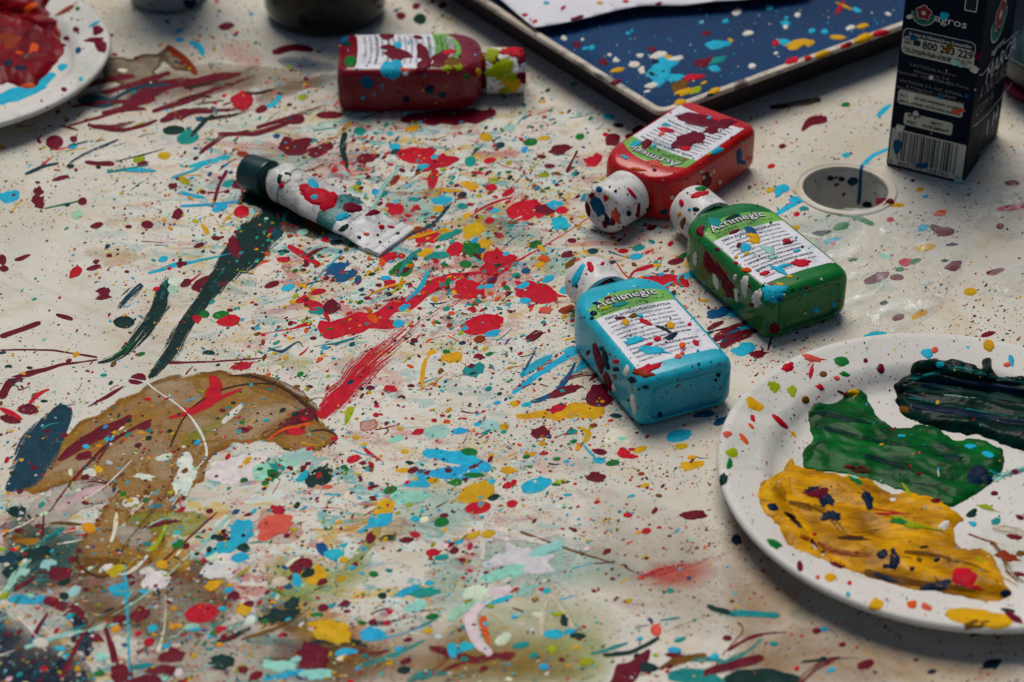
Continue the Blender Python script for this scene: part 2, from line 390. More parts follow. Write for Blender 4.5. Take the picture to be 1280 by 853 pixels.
# ---- traced splashes on the table
def parse_pts(t): return [tuple(float(q) for q in p.split(',')) for p in t.split()]
NP = [0]
LABELS = {'r': 'bright red', 'R': 'dark crimson', 'g': 'green', 'G': 'dark green', 't': 'teal', 'b': 'sky blue', 'B': 'deep blue', 'y': 'mustard yellow', 'l': 'lime',
          'w': 'white', 'm': 'pale mint', 'o': 'orange', 'p': 'pink', 'k': 'brown', 'n': 'navy', 'q': 'dark brown', 'T': 'dark teal', 'e': 'rust', 'a': 'cream', 's': 'golden brown', 'K': 'black', 'c': 'cream'}
SMALL = MB()      # everything beyond the hundred largest marks
WASH = [ "T .8 .85 22|0,690 40,660 90,655 120,690 90,730 40,745 0,740", "G .7 .85 20|10,640 60,650 90,700 50,740 10,720", "k .8 .7 26|100,700 170,690 260,700 300,760 230,800 120,790 90,750", "R .6 .8 20|130,120 190,104 270,96 330,100 300,118 200,132 150,138", "k .6 .7 20|190,92 250,80 330,84 400,96 390,112 300,112 220,108", "R .6 .85 22|350,790 430,780 450,820 400,853 340,840", "n .6 .85 22|400,800 480,810 470,853 380,860", "w .7 .7 26|590,690 640,668 700,672 720,700 670,728 620,726",  # col alpha soft edge | polygon
 "k .85 0 34|128,75 165,70 195,68 210,60 232,74 240,88 222,92 205,78 196,92 200,106 165,112 135,100",
 "s .92 0 40|100,528 150,500 200,475 262,464 330,470 385,498 402,525 422,545 408,560 380,570 330,556 270,566 255,600 215,640 200,700 150,718 95,722 88,690 120,650 128,618 80,606 45,620 10,600 40,566",
 "k .45 0 14|300,470 345,472 385,495 398,520 390,532 360,505 320,492",
 "l .75 .3 30|162,642 200,636 250,640 262,652 240,668 215,672 180,668 160,655",
 "y .7 .2 26|186,672 215,668 236,680 240,708 228,715 205,712 190,700",
 "p .75 .5 26|322,642 345,636 366,650 380,668 352,682 330,676",
 "l .85 .9 30|330,700 372,690 420,700 470,690 440,745 380,765 338,752",
 "y .8 .9 40|330,742 370,738 420,758 455,780 450,802 400,815 350,800 322,775",
 "G .8 .9 26|318,745 352,748 385,762 392,780 366,800 340,786 322,770",
 "l .75 .3 14|444,690 462,665 478,652 468,680 452,700 430,712",
 "m .6 .9 40|595,690 640,668 720,672 790,700 800,730 740,745 660,740 600,725",
 "l .4 .9 40|560,780 640,740 760,750 760,853 640,870 520,860",
 "k .28 .9 60|740,610 860,640 940,690 980,760 940,800 840,790 760,750 720,690",
 "p .5 .9 26|790,722 830,700 880,702 900,712 872,738 826,742",
 "p .55 .9 16|800,718 830,708 865,706 905,692 880,716 850,736 820,728",
 "p .35 .9 20|750,742 790,750 840,752 870,738 830,760 780,762",
 "l .35 .9 30|640,800 740,790 760,853 640,860", "k .3 .9 40|960,790 1040,780 1120,840 1080,870 930,870 900,830",
 "t .45 .9 10|985,762 1010,755 1022,768 1005,780 988,776",
 "T .8 .8 16|98,122 125,112 150,122 146,136 115,138", "B .8 .6 10|348,76 368,70 400,76 418,84 400,92 370,90",
 "k .6 .6 12|318,118 360,104 415,92 414,104 370,118 330,132", "q .8 .6 14|165,106 200,98 222,104 200,118 160,130",
 "m .45 .9 14|400,100 430,96 440,110 410,116", "m .5 .7 14|670,310 700,318 712,338 690,345 668,330", "m .5 .7 16|645,285 672,288 680,304 650,304",
 "t .3 .8 20|975,280 1040,262 1080,285 1040,320 990,330", "m .5 .6 10|1080,352 1112,350 1118,362 1092,366",
 "n 1. .7 26|-40,745 0,762 40,785 80,806 112,835 120,900 -40,900","n .97 .9 34|-20,775 12,788 40,805 62,815 84,838 92,880 -20,880", "n .5 .9 20|50,795 90,812 120,845 110,870 60,870",
 "k .35 .9 50|0,640 60,620 120,700 150,780 110,840 40,800 0,760", "t .35 .9 26|0,690 60,650 110,680 90,730 30,745 0,740",
 "k .4 .9 50|180,780 280,760 420,790 620,800 700,853 200,870", "K .25 .9 30|190,790 250,780 260,800 200,815",
 "p .35 .8 18|270,60 300,48 330,70 320,92 290,80", "m .45 .9 20|205,225 250,218 262,240 225,250", "n .97 .8 24|320,232 360,236 410,256 432,290 400,300 350,290 322,262",  # navy patch beneath the tube is its shadow laid on as colour
 "k .7 .6 12|372,270 400,266 410,282 395,300 378,290", "y .4 .8 16|105,312 160,308 172,326 130,332", "l .35 .7 12|380,470 392,448 370,445 345,440 330,446",
 "o .45 0 12|450,531 456,525 470,525 475,532 468,538 454,538", "l .6 .5 16|225,548 262,530 285,515 290,524 262,545 238,560", "t .4 .8 24|600,250 640,262 660,300 620,310 590,280", "y .4 .8 20|560,270 610,260 640,290 600,320 560,300", "m .5 .8 30|480,240 540,225 590,250 540,280 490,270", "y .4 .8 20|440,640 500,640 520,670 470,690 430,670", "m .5 .8 30|500,610 560,600 600,640 560,680 500,660", "p .35 .8 24|380,200 430,180 470,190 450,230 400,225", "t .35 .8 24|300,190 350,180 400,200 370,225 310,215", "s .5 .9 50|420,790 560,770 700,800 720,860 400,860", "s .45 .9 40|940,560 990,700 1100,790 1280,830 1280,860 960,860 900,700", "m .5 .8 26|560,690 600,720 590,760 540,770 530,720", "a .95 .1 12|34,640 60,612 120,598 150,610 130,628 100,640 70,655 40,660",
 "a .9 .2 10|148,656 186,662 190,676 165,684 146,674", "K .3 .9 20|930,330 960,390 900,400 880,360"]
WPARTS = []
for k, t in enumerate(WASH):
    h, pl = t.split('|'); c0, a, so, ed = h.split()
    mb = MB(); kz = k
    patch(mb, parse_pts(pl), COL[c0], step=4, a=float(a), soft=float(so), edge_px=float(ed), seed=k * 1.7, rag=2.5,
          hfun=lambda d, x, y, kz=kz: (.00002 + kz * 1.3e-6) + min(d, 6) * 2e-6)
    o = mb.build('stain_and_shade', M_WASH, table)
    o['label'] = 'watery ' + LABELS[c0] + ' stain or painted shade'
STROKES = [ "q .8 .7|212,560,1.5 232,520,1.2 262,495,1.5 300,482,1.2 345,482,1.5 380,505,2.5 398,528,2", "q .75 .6|285,470,1 320,472,2 360,490,1.5 396,515,1", "k .6 .5|150,690,4 190,640,6 215,600,4 212,570,2", "q .8 .7|96,690,1 100,708,1.5 125,722,1.5 152,712,1", "q .8 .7|388,540,1 405,538,1.5 421,546,1.5 410,560,1", "a .8 .7|70,640,6 100,620,8 140,605,5",  # col cov0 cov1 | x,y,w ...
 # dark green brush marks left of the tube
 "G .9 .68|345,268,20 322,296,26 296,325,19 272,350,13 252,378,9 236,400,9 222,425,11 205,452,9 186,473,4", "t .5 .4|300,320,10 270,352,10 250,385,7 228,425,8",
 "G .82 .62|212,350,5 203,368,9 198,388,10 180,412,11 162,434,8 142,448,5 122,454,2", "t .55 .45|208,345,7 202,370,9 196,385,8",
 "T .68 .5|178,356,7 160,372,12 147,387,6", "g .6 .5|170,425,8 150,442,6 128,450,4",
 # red dry brush
 "r .46 .76|528,396,7 502,420,14 468,448,20 436,482,20 398,522,11", "r .6 .4|640,330,6 590,362,9 540,396,10 500,425,10", "R .75 .45|395,515,12 360,532,14 320,552,14",
 "T .95 .78|84,508,14 68,532,17 48,562,24 32,592,20 8,614,7", "r .62 .5|796,724,3 830,713,9 865,706,7 905,691,2", "p .5 .4|810,732,4 845,726,8 885,716,3", "p .5 .4|450,195,6 420,215,9 380,225,8",
 "R 1 1|165,520,3 140,535,7 105,553,8 72,576,4", "R 1 1|190,525,2 150,545,2.5 122,568,2 92,600,2 60,642,1.5", "R 1 1|0,498,5 12,480,5 30,470,4 75,457,2 122,450,1",
 "R 1 1|0,438,1 60,438,1.2 122,447,1.3", "R 1 1|210,454,1.6 270,452,1.2 330,448,.8", "w 1 1|-5,473,.7 130,472,.7 175,476,1.2 195,488,1 232,515,1.2 253,545,1.8 258,570,1.5 245,588,.9 215,632,.8",
 "w 1 1|304,505,3 290,518,4.5 277,530,3", "r 1 1|210,523,1 238,515,5 262,500,9 270,484,9 263,470,5", "r 1 1|240,514,5 275,498,3 303,486,1.5", "R 1 1|155,483,1 140,492,2.5 110,509,1",
 "r 1 1|398,405,8 420,412,12 445,405,12 470,397,8 495,385,9 525,370,8 552,352,7 585,343,2.5 640,338,1", "r 1 1|430,400,6 470,404,8 505,407,2", "r 1 1|600,340,7 625,330,9 645,322,7",
 "r 1 1|545,212,7 541,226,7 538,239,4", "r 1 1|585,272,1 612,256,1.6 642,246,1", "r 1 1|360,307,4 380,320,4 401,332,2.5", "r 1 1|380,378,7 400,385,5 412,402,2", "r 1 1|390,404,4 360,412,.8 318,419,.5",
 "r 1 1|738,271,.7 690,302,.8 640,330,1.2", "r 1 1|786,352,2 792,340,1.5 806,335,3 824,330,1", "r 1 1|770,328,.7 780,342,1 796,356,1.2", "r 1 1|795,350,3 822,352,9 850,352,8 862,358,1",
 "b 1 1|818,366,1 845,350,4 878,338,5", "R .85 .6|884,412,3 905,402,5", "R .85 .6|893,422,4 920,410,5 945,398,2", "R .85 .55|900,434,4 925,420,8 975,400,3", "R .85 .6|925,396,2 960,378,3",
 "b 1 1|640,492,2.5 662,476,4 692,456,3.5 722,437,6", "b .9 .7|650,470,4 690,444,5", "y 1 1|645,520,3 680,519,5 720,514,9 756,513,9", "y 1 1|690,524,4 715,514,5 730,505,3", "y 1 1|722,535,2 736,542,4 729,554,2.5",
 "y 1 1|545,440,7 532,452,3 527,484,3", "l 1 1|441,509,4 436,519,4 431,532,1.5", "o 1 1|335,550,2 358,536,3 390,530,2.5", "b 1 1|520,592,3 560,592,7 600,586,10 614,583,3", "b 1 1|528,566,4 560,570,8 600,578,9",
 "l 1 1|503,346,1.5 499,360,3 488,366,1", "g 1 1|486,342,3 503,337,9 517,329,5", "g 1 1|1047,268,3 1068,270,4 1092,281,3.5", "G 1 1|1015,292,1.5 1028,291,3 1040,289,1.5", "y 1 1|1108,257,3 1130,257,2.5",
 "R 1 1|1080,352,5 1100,348,6 1112,341,2", "R 1 1|1163,282,3 1178,290,7 1193,289,5", "R 1 1|1233,342,2.5 1245,339,3.5 1256,337,2", "R 1 1|1180,335,2 1192,333,6 1202,327,3", "y 1 1|1140,399,3 1150,392,5 1160,389,3",
 "b .85 .8|1080,422,4 1095,419,4.5 1108,418,4", "r 1 1|1246,262,3 1265,260,4 1285,256,4", "R 1 1|1002,164,2 1015,152,5.5 1034,149,6", "q .75 .6|962,135,3 990,131,5 1026,125,6", "b 1 1|1096,146,3 1104,138,3 1114,131,2.5",
 "b 1 1|1078,208,3 1090,196,2.5 1110,186,1.8", "b 1 1|966,270,2 985,260,3.5 1003,247,4", "R 1 1|722,188,1.5 715,203,2 708,216,3",
 # top left marks
 "e .9 .8|208,58,4 230,74,4 246,94,4", "R .85 .6|150,140,4 185,116,9 215,106,8 250,102,5", "R 1 1|85,158,1 130,145,2.5 160,133,4 195,124,3", "R .8 .5|190,140,3 245,122,5 320,95,3", "R .8 .5|200,152,4 240,140,5 300,136,3 330,120,2",
 "q .8 .5|230,110,3 280,98,4 325,82,3", "q .7 .5|250,150,3 300,142,3 330,128,2", "R .75 .5|320,160,3 360,148,4 410,132,3", "R 1 1|206,148,4 222,144,6 240,139,4", "R 1 1|106,203,2.5 125,204,3.5 143,206,3", "b 1 1|236,53,3 248,58,4 254,70,4",
 "b 1 1|330,134,2 342,130,3 352,119,3", "r 1 1|62,68,3 80,62,2 92,52,2", "R 1 1|340,65,4 370,60,5 392,63,2", "b 1 1|236,209,3 255,204,3 288,196,3", "R 1 1|500,150,4 540,147,8 590,146,10 620,140,4", "G .9 .7|432,165,3 428,185,4 434,212,3", "G 1 1|430,178,4 428,190,5",
 "R 1 1|284,213,2.5 274,232,2.2 265,260,1.8", "b 1 1|225,240,2 240,245,3 256,247,1.5", "b .8 .6|225,258,1.5 262,256,2.5 300,252,2", "g 1 1|55,261,1 80,256,1.2 106,250,1.6", "R 1 1|18,325,2 28,323,3 38,319,2", "y 1 1|252,280,3 258,288,3.5 260,293,4", "R 1 1|108,337,2.5 118,335,3 126,332,2",
 "b 1 1|185,342,1.5 215,333,3 262,323,1.2 290,317,.8", "R 1 1|240,362,4 252,353,5 263,345,3", "R 1 1|70,393,2.5 80,396,3 91,400,2.5", "R 1 1|0,421,3 22,414,3.5 51,403,2.5", "r 1 1|225,357,5 238,352,2 252,341,1",
 # lower left
 "b 1 1|156,704,1.2 158,740,2.5 160,790,1.6 163,860,1.8", "w 1 1|207,738,.8 206,780,.8 202,800,2 197,816,2.8", "w 1 1|185,694,2 172,708,2.5 155,718,1.6 132,714,1", "G 1 1|262,670,3 285,676,5 312,688,5", "b 1 1|10,750,3 35,750,6 58,748,5",
 "R 1 1|52,748,4 75,756,7 96,764,5 110,780,1.5", "m .7 .5|5,745,6 28,708,9 60,668,6", "G .8 .6|5,720,9 30,700,11 58,688,7", "R 1 1|55,640,1.5 53,665,2 50,682,1", "w 1 1|146,640,2 143,665,2.5 138,678,3", "l 1 1|213,642,1.5 203,668,2.5 186,690,3", "R 1 1|272,640,1 250,660,1.3 200,705,1.3",
 "m 1 1|290,642,1.5 262,672,2 238,700,2.5", "R 1 1|130,780,3 140,812,4 152,860,9", "m 1 1|60,800,1 110,785,1 180,745,1 240,690,.8", "w 1 1|0,670,1 25,658,1.3 45,648,1", "w 1 1|20,770,1 40,790,1.6 58,815,1", "k .8 .6|100,790,3 140,770,4 190,730,3", "R .85 .6|75,850,4 100,800,3 120,775,2",
 "m .8 .6|30,810,3 90,792,3 160,778,2", "R 1 1|60,765,1.2 48,785,3 40,798,2", "b 1 1|418,819,3 432,815,5 449,815,4", "b 1 1|450,797,6 470,796,5 490,796,1.2 530,783,1", "b 1 1|328,850,3 360,843,3.5 382,838,2.5",
 "w .95 .8|640,735,5 600,752,9 588,775,9 596,800,8 615,820,4", "m .8 .6|560,775,5 580,762,8 620,745,5", "o .95 .8|604,770,5 605,785,4 612,806,1.5", "b 1 1|608,757,2 625,750,3 642,745,2",
 "G 1 1|884,757,4 905,765,4 918,770,2", "t .9 .8|910,767,4 940,768,4 975,770,3", "R 1 1|812,812,4 800,828,9 785,842,13 765,860,14", "R .85 .8|878,846,6 900,836,6 955,822,6", "t .9 .8|835,846,8 870,845,9 900,852,8", "G .9 .8|905,852,9 950,846,10 1000,850,6",
 "k .8 .6|922,778,1.5 928,790,1.2 902,820,1.5", "k .8 .6|650,665,1.6 720,690,1.6 770,706,1.4", "t .8 .6|825,776,1 850,772,2", "b .7 .6|726,553,1 738,566,2 750,580,2", "w .8 .6|600,668,2 650,675,2.5 700,668,1", "R .9 .8|655,765,1 640,760,1",
 "r 1 1|0,510,3 15,518,4 28,525,2", "R .9 .7|0,522,3 12,524,6 26,528,3", "r .9 .7|36,505,2 50,492,2.5 62,487,1", "B .8 .6|335,435,1.4 352,440,2 372,428,1.5 378,434,1", "r 1 1|455,560,2 463,568,2.5 478,577,.6", "w 1 1|100,628,.8 135,605,1 165,575,.8"]
BLOBS = """G326,250,30,9,.4 K350,256,26,8,.4 G372,268,16,6,.4 b225,39,5,3 b225,50,6,3 R283,33,10,5 T120,127,24,8 G217,163,14,6 t235,172,14,9 r303,126,14,12,.2 l174,199,8,5 R178,205,7,4 y205,195,8,5 R68,178,11,9 R92,174,5,4 b91,183,6,4 G88,208,5,3
G525,24,8,7 R501,20,6,5 R520,8,5,4 R553,7,6,4 R412,144,17,5 R370,150,12,6 R368,183,22,11,.4 R400,188,18,7,.3 b494,184,8,5 w570,179,13,6 t588,202,7,7 r612,201,8,4 y515,161,9,4 R458,198,12,7,.4 r525,196,30,11,.45 r550,203,20,9,.4 b543,197,7,4 b530,208,9,4 m637,160,8,5
g663,178,9,5 y680,173,8,3 R700,187,15,6,.3 r742,201,12,7,.3 R766,175,10,8,.2 R798,163,8,6 R787,171,6,4 n773,157,7,3 b761,146,7,4 g725,171,6,4 R687,208,7,3 R677,196,6,3 g1057,131,6,3 R1020,175,1,1 b1058,194,6,3 R978,183,5,3 r964,208,5,3
b12,246,13,8,.2 R48,252,8,9,.4 R48,240,7,5,.4 R103,252,6,5 R76,223,11,3 R121,282,8,4 R184,281,8,5 R3,325,5,7 R5,336,6,4 R130,365,9,5,.4 R129,372,10,3,.3 G155,403,13,8,.1 w220,353,11,5,.2 R232,354,8,5 r286,401,14,8,.15 g276,394,11,5 R216,233,6,4 R222,224,3,2 R222,268,8,6,.35 r302,265,10,8,.1 b275,260,10,5,.2 R300,231,12,6,.2 R249,307,7,3 R270,298,6,3 R293,310,9,13,.35 b204,324,6,4 R227,330,8,3 r246,399,6,5,.3 g255,393,7,5
w335,336,17,9,.3 r354,325,9,4 B420,336,13,8,.25 B432,345,14,7,.3 r428,341,4,3 R340,356,10,4 b360,360,9,4 r397,365,10,4 r378,375,9,4 R380,375,8,3 R414,384,11,9,.15 r395,388,9,3 t397,389,9,5,.3 g503,334,10,7,.35 r585,362,21,13,.25 b600,360,7,3 b612,358,6,3 r603,406,28,12,.15 b616,417,10,4,.3 b582,411,6,3
r495,262,10,8,.2 y588,232,10,6,.35 y592,288,15,9,.35 y606,306,9,7,.4 g590,311,15,10,.3 r569,312,12,8,.25 r622,322,20,9,.3 b552,251,13,5,.2 y548,262,8,4 t578,258,7,4 R576,244,5,3 G578,244,6,4 r612,276,7,4 r534,296,14,10,.3 y535,298,8,4 r488,355,9,5,.4 b498,405,8,5 b505,385,8,4,.4 y532,316,10,5,.4 r487,322,8,7,.3 b482,348,7,3 t560,294,18,5,.3 t548,320,14,5,.4 G465,343,5,2
r655,263,22,13,.2 R678,262,18,7,.3 b692,257,12,6,.25 y694,258,5,3 r702,263,8,5 b700,280,11,8,.4 r671,367,28,12,.22 b685,349,9,4 b708,363,9,5 b657,376,8,4 b655,358,9,5 o680,324,7,5,.4 y675,331,6,4,.4 p682,388,10,4,.4 e708,387,12,4,.3 R845,327,11,4 b795,321,9,4 t798,310,8,4 r779,314,7,3 R815,285,7,3 R715,301,6,3 B900,391,16,7,.35 b922,390,12,6,.35 y880,376,6,2 b930,437,16,7,.4 R947,443,10,5,.4 R668,420,12,5,.35
b977,237,10,6,.2 y963,238,6,3 b996,250,9,5,.4 t1005,261,6,3 g1052,283,11,5,.25 r996,268,4,3 y994,285,6,3 r1113,275,5,3 r1041,304,4,2.5 b1040,301,10,3,.3 g1066,325,6,2 b1154,285,8,4,.3 y1156,310,13,5 r1132,328,9,5,.2 g1143,327,9,3 g1125,337,6,3 R1121,347,9,4 y1213,365,8,5 R1123,397,8,4 R1104,253,9,6,.3 o1175,267,8,4,.3 R1250,283,5,4 R1235,418,10,3 G1105,379,5,3 w1167,318,8,3 m1107,320,8,4 n1190,306,8,2 g1181,326,5,2 y1150,237,5,3 b1157,246,4,2 R1141,226,3,2 R1265,229,9,4 G1181,326,4,2
R172,474,11,7,.1 R105,570,12,5,.2 G116,574,4,3 R180,533,10,5,.3 r302,458,13,5,.25 R304,538,8,4 R35,512,13,7,.15 q38,512,6,4 k45,494,6,3 w112,592,9,7,.1 w98,613,5,3 w163,628,11,6 G22,640,14,7,.2 G10,458,4,2 G37,460,4,2 g176,443,6,2.5 R86,451,4,2.5 G261,441,8,3 b137,549,7,4 G160,526,5,3 G244,553,6,3 G186,548,5,3
w298,586,34,19,.3 m330,588,22,12,.3 w233,586,13,19,.35 w228,606,12,14,.35 w205,572,12,4,.4 w180,596,12,4,.4 r368,539,14,6,.15 c418,613,18,9,.05 b415,618,13,3,.1 p412,610,10,4 G400,595,20,9,.35 G392,602,13,6,.4 t345,582,12,9,.4 g340,592,9,9,.4 m372,570,24,8,.45 m358,578,18,7,.4
y565,447,14,7,.35 w540,447,12,6,.4 r488,486,9,4,.2 R463,485,6,3 t592,463,14,8,.35 R599,446,8,3,.4 g558,440,5,3 r442,574,9,5,.12 R463,584,5,2 g488,613,9,5 g502,617,4,2 r524,540,8,4,.3 m545,540,17,9,.35 m612,532,17,6,.35 b575,539,10,4,.2 b598,530,6,3 y630,534,6,5 b524,603,18,7,.25 g586,566,11,6,.1 R592,584,11,3,.3 g590,594,15,4,.2 g570,603,8,5,.2 y596,616,24,13,.2 r597,635,17,8,.08 b600,622,5,3 G617,622,8,4 b615,602,5,3 R516,588,7,4 y503,588,9,3 y506,565,5,3 m510,622,22,10,.4 y480,634,14,9,.35 y540,601,10,4 y635,588,9,5 R450,597,3,2 y445,547,5,3 y455,556,5,2.5 b455,559,3,2 y500,536,4,3 b437,541,4,2 r470,519,4,3 y461,491,4,2 r471,508,4,2 m495,549,10,4,.4
b715,438,10,5,.25 R703,490,22,6,.35 R748,497,18,14,.25 r696,512,12,6,.25 R677,541,10,9,.4 b658,506,7,3 y643,505,6,4 w777,544,22,9,.25 m777,548,10,4 b848,545,15,8,.25 y852,558,8,4 r779,566,8,6,.4 r788,571,10,3,.4 y800,562,9,4 y865,582,14,6,.25 y865,572,6,3 R750,565,9,4 g766,579,9,4 b749,576,8,4 R744,597,12,6,.3 y806,607,6,3 b670,607,20,9,.12 l700,603,8,3,.4 g695,606,6,2 r640,630,7,5 g658,571,5,3 y665,568,5,3 r680,567,6,2.5 g696,574,5,2.5 y678,555,5,3 g717,552,5,2.5 R750,597,8,4 b708,577,4,2 b790,620,4,2 b708,619,4,2 t715,540,7,4 r741,452,5,3 r790,562,5,2 b727,465,1,1 n735,428,20,3,.4 B902,527,10,5,.3 B880,518,14,4,.3 T770,520,8,3
R75,718,16,9,.25 G80,728,9,4 b150,738,15,8,.35 G152,737,4,4 w195,726,19,12,.12 w184,714,9,5,.2 w273,712,24,11,.12 w280,696,9,6,.3 b302,665,18,13,.25 b283,684,26,9,.3 b300,697,12,6 K279,665,5,3 K304,670,5,4 G262,688,4,5 r252,767,21,12,.06 o253,768,5,3,.3 b180,740,7,3 b191,786,7,5 y203,706,8,6 g223,681,8,6,.2 R232,683,5,4 G277,828,17,10,.15 R303,837,8,5 R292,745,8,6,.15 b286,738,6,4 R310,756,8,5 y305,762,10,8 b278,761,6,3 b263,796,4,3 R280,798,5,4 r275,787,9,4,.4 m240,784,9,5,.2 b243,787,10,2.5 y217,783,6,4,.3 R175,768,13,9,.4 R150,775,10,6,.4 b75,811,8,3 m127,822,8,6,.2 g124,842,7,4 R205,838,22,6,.4 R215,820,15,10,.3 R180,853,25,9,.3 w223,841,6,6 t178,833,14,4 R150,844,12,14,.3 G48,692,20,8,.4 T12,700,12,9,.4 G80,746,7,5 m30,715,8,5,.4 m60,705,10,6,.4 k130,704,26,8,.3 w135,708,12,5,.4 R90,700,6,4
p343,658,22,15,.3 R463,673,6,7,.2 b475,651,18,8,.2 b417,693,13,7,.25 b452,664,5,3 b429,682,4,3 b440,710,5,3 R376,707,15,9,.2 G390,718,13,8,.3 R402,727,8,5,.3 b371,726,6,9,.2 y396,720,13,12,.3 c350,728,11,7,.1 y415,790,28,13,.35 G350,770,22,9,.5 R392,822,22,18,.4 R404,760,7,5 m520,759,14,7,.3 b465,793,16,8,.35 R466,778,6,4 y466,778,1,1 r541,691,9,5,.1 t552,697,9,4 b519,649,6,4 R555,645,6,3 b573,678,7,3 y592,669,10,4 y610,668,10,5 b537,729,7,3 w596,741,18,10,.1 o594,741,7,5,.3 t530,741,22,6,.4 b511,739,14,6,.4 g540,771,8,4 w650,701,34,17,.45 m640,712,30,10,.5 m678,690,26,8,.5 b583,809,10,6,.2 b565,815,6,8,.2 b565,808,8,4 R431,755,8,4,.3 G478,745,6,4 g467,718,6,4 R507,827,8,4 G505,838,9,5 b498,812,6,4 r483,780,6,2.5 R510,800,6,3 m395,843,22,7,.4 m370,825,8,4 m350,833,20,8,.4 G365,755,10,7,.4 y430,700,6,4 g396,769,9,3 y535,789,6,4
b692,793,13,6,.15 b712,790,8,4 G722,795,11,4,.2 G705,776,5,8,.3 l697,768,8,3,.4 R867,644,17,6,.3 r808,664,6,4 r785,644,6,3.5 R718,663,4,2.5 R808,698,3,2 p820,788,7,8,.06 b800,799,4,3 t850,800,8,3 b843,813,9,4 b893,821,6,4 R909,798,6,4 m645,770,8,3 b643,771,5,3 b684,739,5,4 r677,737,4,2 r645,737,5,2 b680,834,7,4 l690,812,6,5,.3 l733,828,10,6,.3 t667,820,6,4 R702,825,4,3 y720,810,5,3 R915,752,3,2 G810,835,12,7,.3 n920,675,5,8,.3 w672,769,8,4 w663,783,1,1 r730,784,3,2 t651,807,12,4,.3
R1021,789,6,4 b1030,787,6,3 R1082,831,11,6,.15 n1029,824,5,3 n1095,780,1,1 R1053,806,5,3 t967,805,6,3 b1039,838,6,3 r996,836,4,3 n1165,840,6,3 n1240,830,14,5,.3 T1220,792,8,3 R1145,825,4,2""".split()
items = []
for k, t in enumerate(STROKES):
    h, pl = t.split('|'); q = h.split(); pts = parse_pts(pl)
    L = sum(math.hypot(a[0] - b_[0], a[1] - b_[1]) for a, b_ in zip(pts, pts[1:])); w = sum(p[2] for p in pts) / len(pts)
    items.append((L * w * 2, 's', q[0], (float(q[1]), float(q[2])), pts))
for t in BLOBS:
    q = [float(x) for x in t[1:].split(',')]
    items.append((q[2] * q[3] * 3.1, 'b', t[0], q, None))
rank = sorted(range(len(items)), key=lambda i: -items[i][0]); big = set(rank[:88])
for i, (ar, kd, c0, q, pts) in enumerate(items):
    mb = MB() if i in big else SMALL
    col = tuple(min(.85, x * R.uniform(.88, 1.1)) for x in COL[c0])
    if kd == 's':
        solid = q == (1., 1.)
        if solid: stroke(mb, pts, col, jit=.35)
        else:
            mb = MB(); stroke(mb, [(a_[0], a_[1], a_[2] * 1.15) for a_ in pts], col, cov=q, jit=.10, cross=15)
            o = mb.build('brush_stroke', M_DRY, table); o['label'] = 'streaky ' + LABELS[c0] + ' brush stroke'; continue
        if i in big: mb.build('paint_streak', M_PAINT, table)['label'] = LABELS[c0] + ' paint streak'
    else:
        x, y, rx, ry = q[:4]; irr = q[4] if len(q) > 4 else .1
        blob(mb, x, y, rx, ry, col, rot=R.uniform(-.35, .1), irr=irr, spikes=0 if irr < .2 or rx < 5 else R.randint(0, 3))
        if i in big:
            if irr > .2:
                for _ in range(R.randint(2, 6)):
                    a = R.uniform(0, 6.28); d = R.uniform(1.1, 1.7)
                    blob(SMALL, x + rx * d * math.cos(a), y + ry * d * math.sin(a), *(lambda s_: (s_, s_ * .6))(R.uniform(.8, 2.6)), col)
            if c0 in 'rRbg' and rx > 10:   # dots that fell in the wet paint
                for _ in range(R.randint(1, 4)):
                    a = R.uniform(0, 6.28); d = R.uniform(0, .7); s_ = R.uniform(.6, 1.8)
                    blob(mb, x + rx * d * math.cos(a), y + ry * d * math.sin(a), s_, s_ * .6, COL[R.choice('bRKwyG')], z=.0006)
            mb.build('paint_splash', M_PAINT, table)['label'] = LABELS[c0] + ' paint splash'
# ---- fine spatter over the whole table
DENS = [[.5, .8, .95, .6, .75, .3, .35, .4], [.75, .85, 1, 1, .85, .6, .5, .4], [.15, .35, .9, 1, 1, .85, .5, .45], [.4, .4, .7, .9, 1, .9, .55, .4], [.85, .85, .9, 1, .75, .4, .3, .3], [1, 1, .95, .75, .45, .3, .3, .3]]
def dens(x, y):
    u = min(6.999, max(0, x / 160 - .5)); v_ = min(4.999, max(0, y / 142 - .5)); i, j = int(u), int(v_); fu, fv = u - i, v_ - j
    return (DENS[j][i] * (1 - fu) + DENS[j][i + 1] * fu) * (1 - fv) + (DENS[j + 1][i] * (1 - fu) + DENS[j + 1][i + 1] * fu) * fv
MIXC = {0: 'rrRRbttykGTmwyRBRl', 1: 'rrrRRRbtttyygGlmBokeT', 2: 'RRRrgyboGRtB', 3: 'bbRRyylgrmtrGwBRkcw'}
def pick(x, y):
    k = 3 if y > 560 and x < 760 else 2 if x > 930 else 1 if 300 < x < 930 else 0
    return MIXC[k][R.randrange(len(MIXC[k]))]
SP = MB()
def inhole(x, y): return ((x - 1057) / 64) ** 2 + ((y - 236) / 34) ** 2 < 1
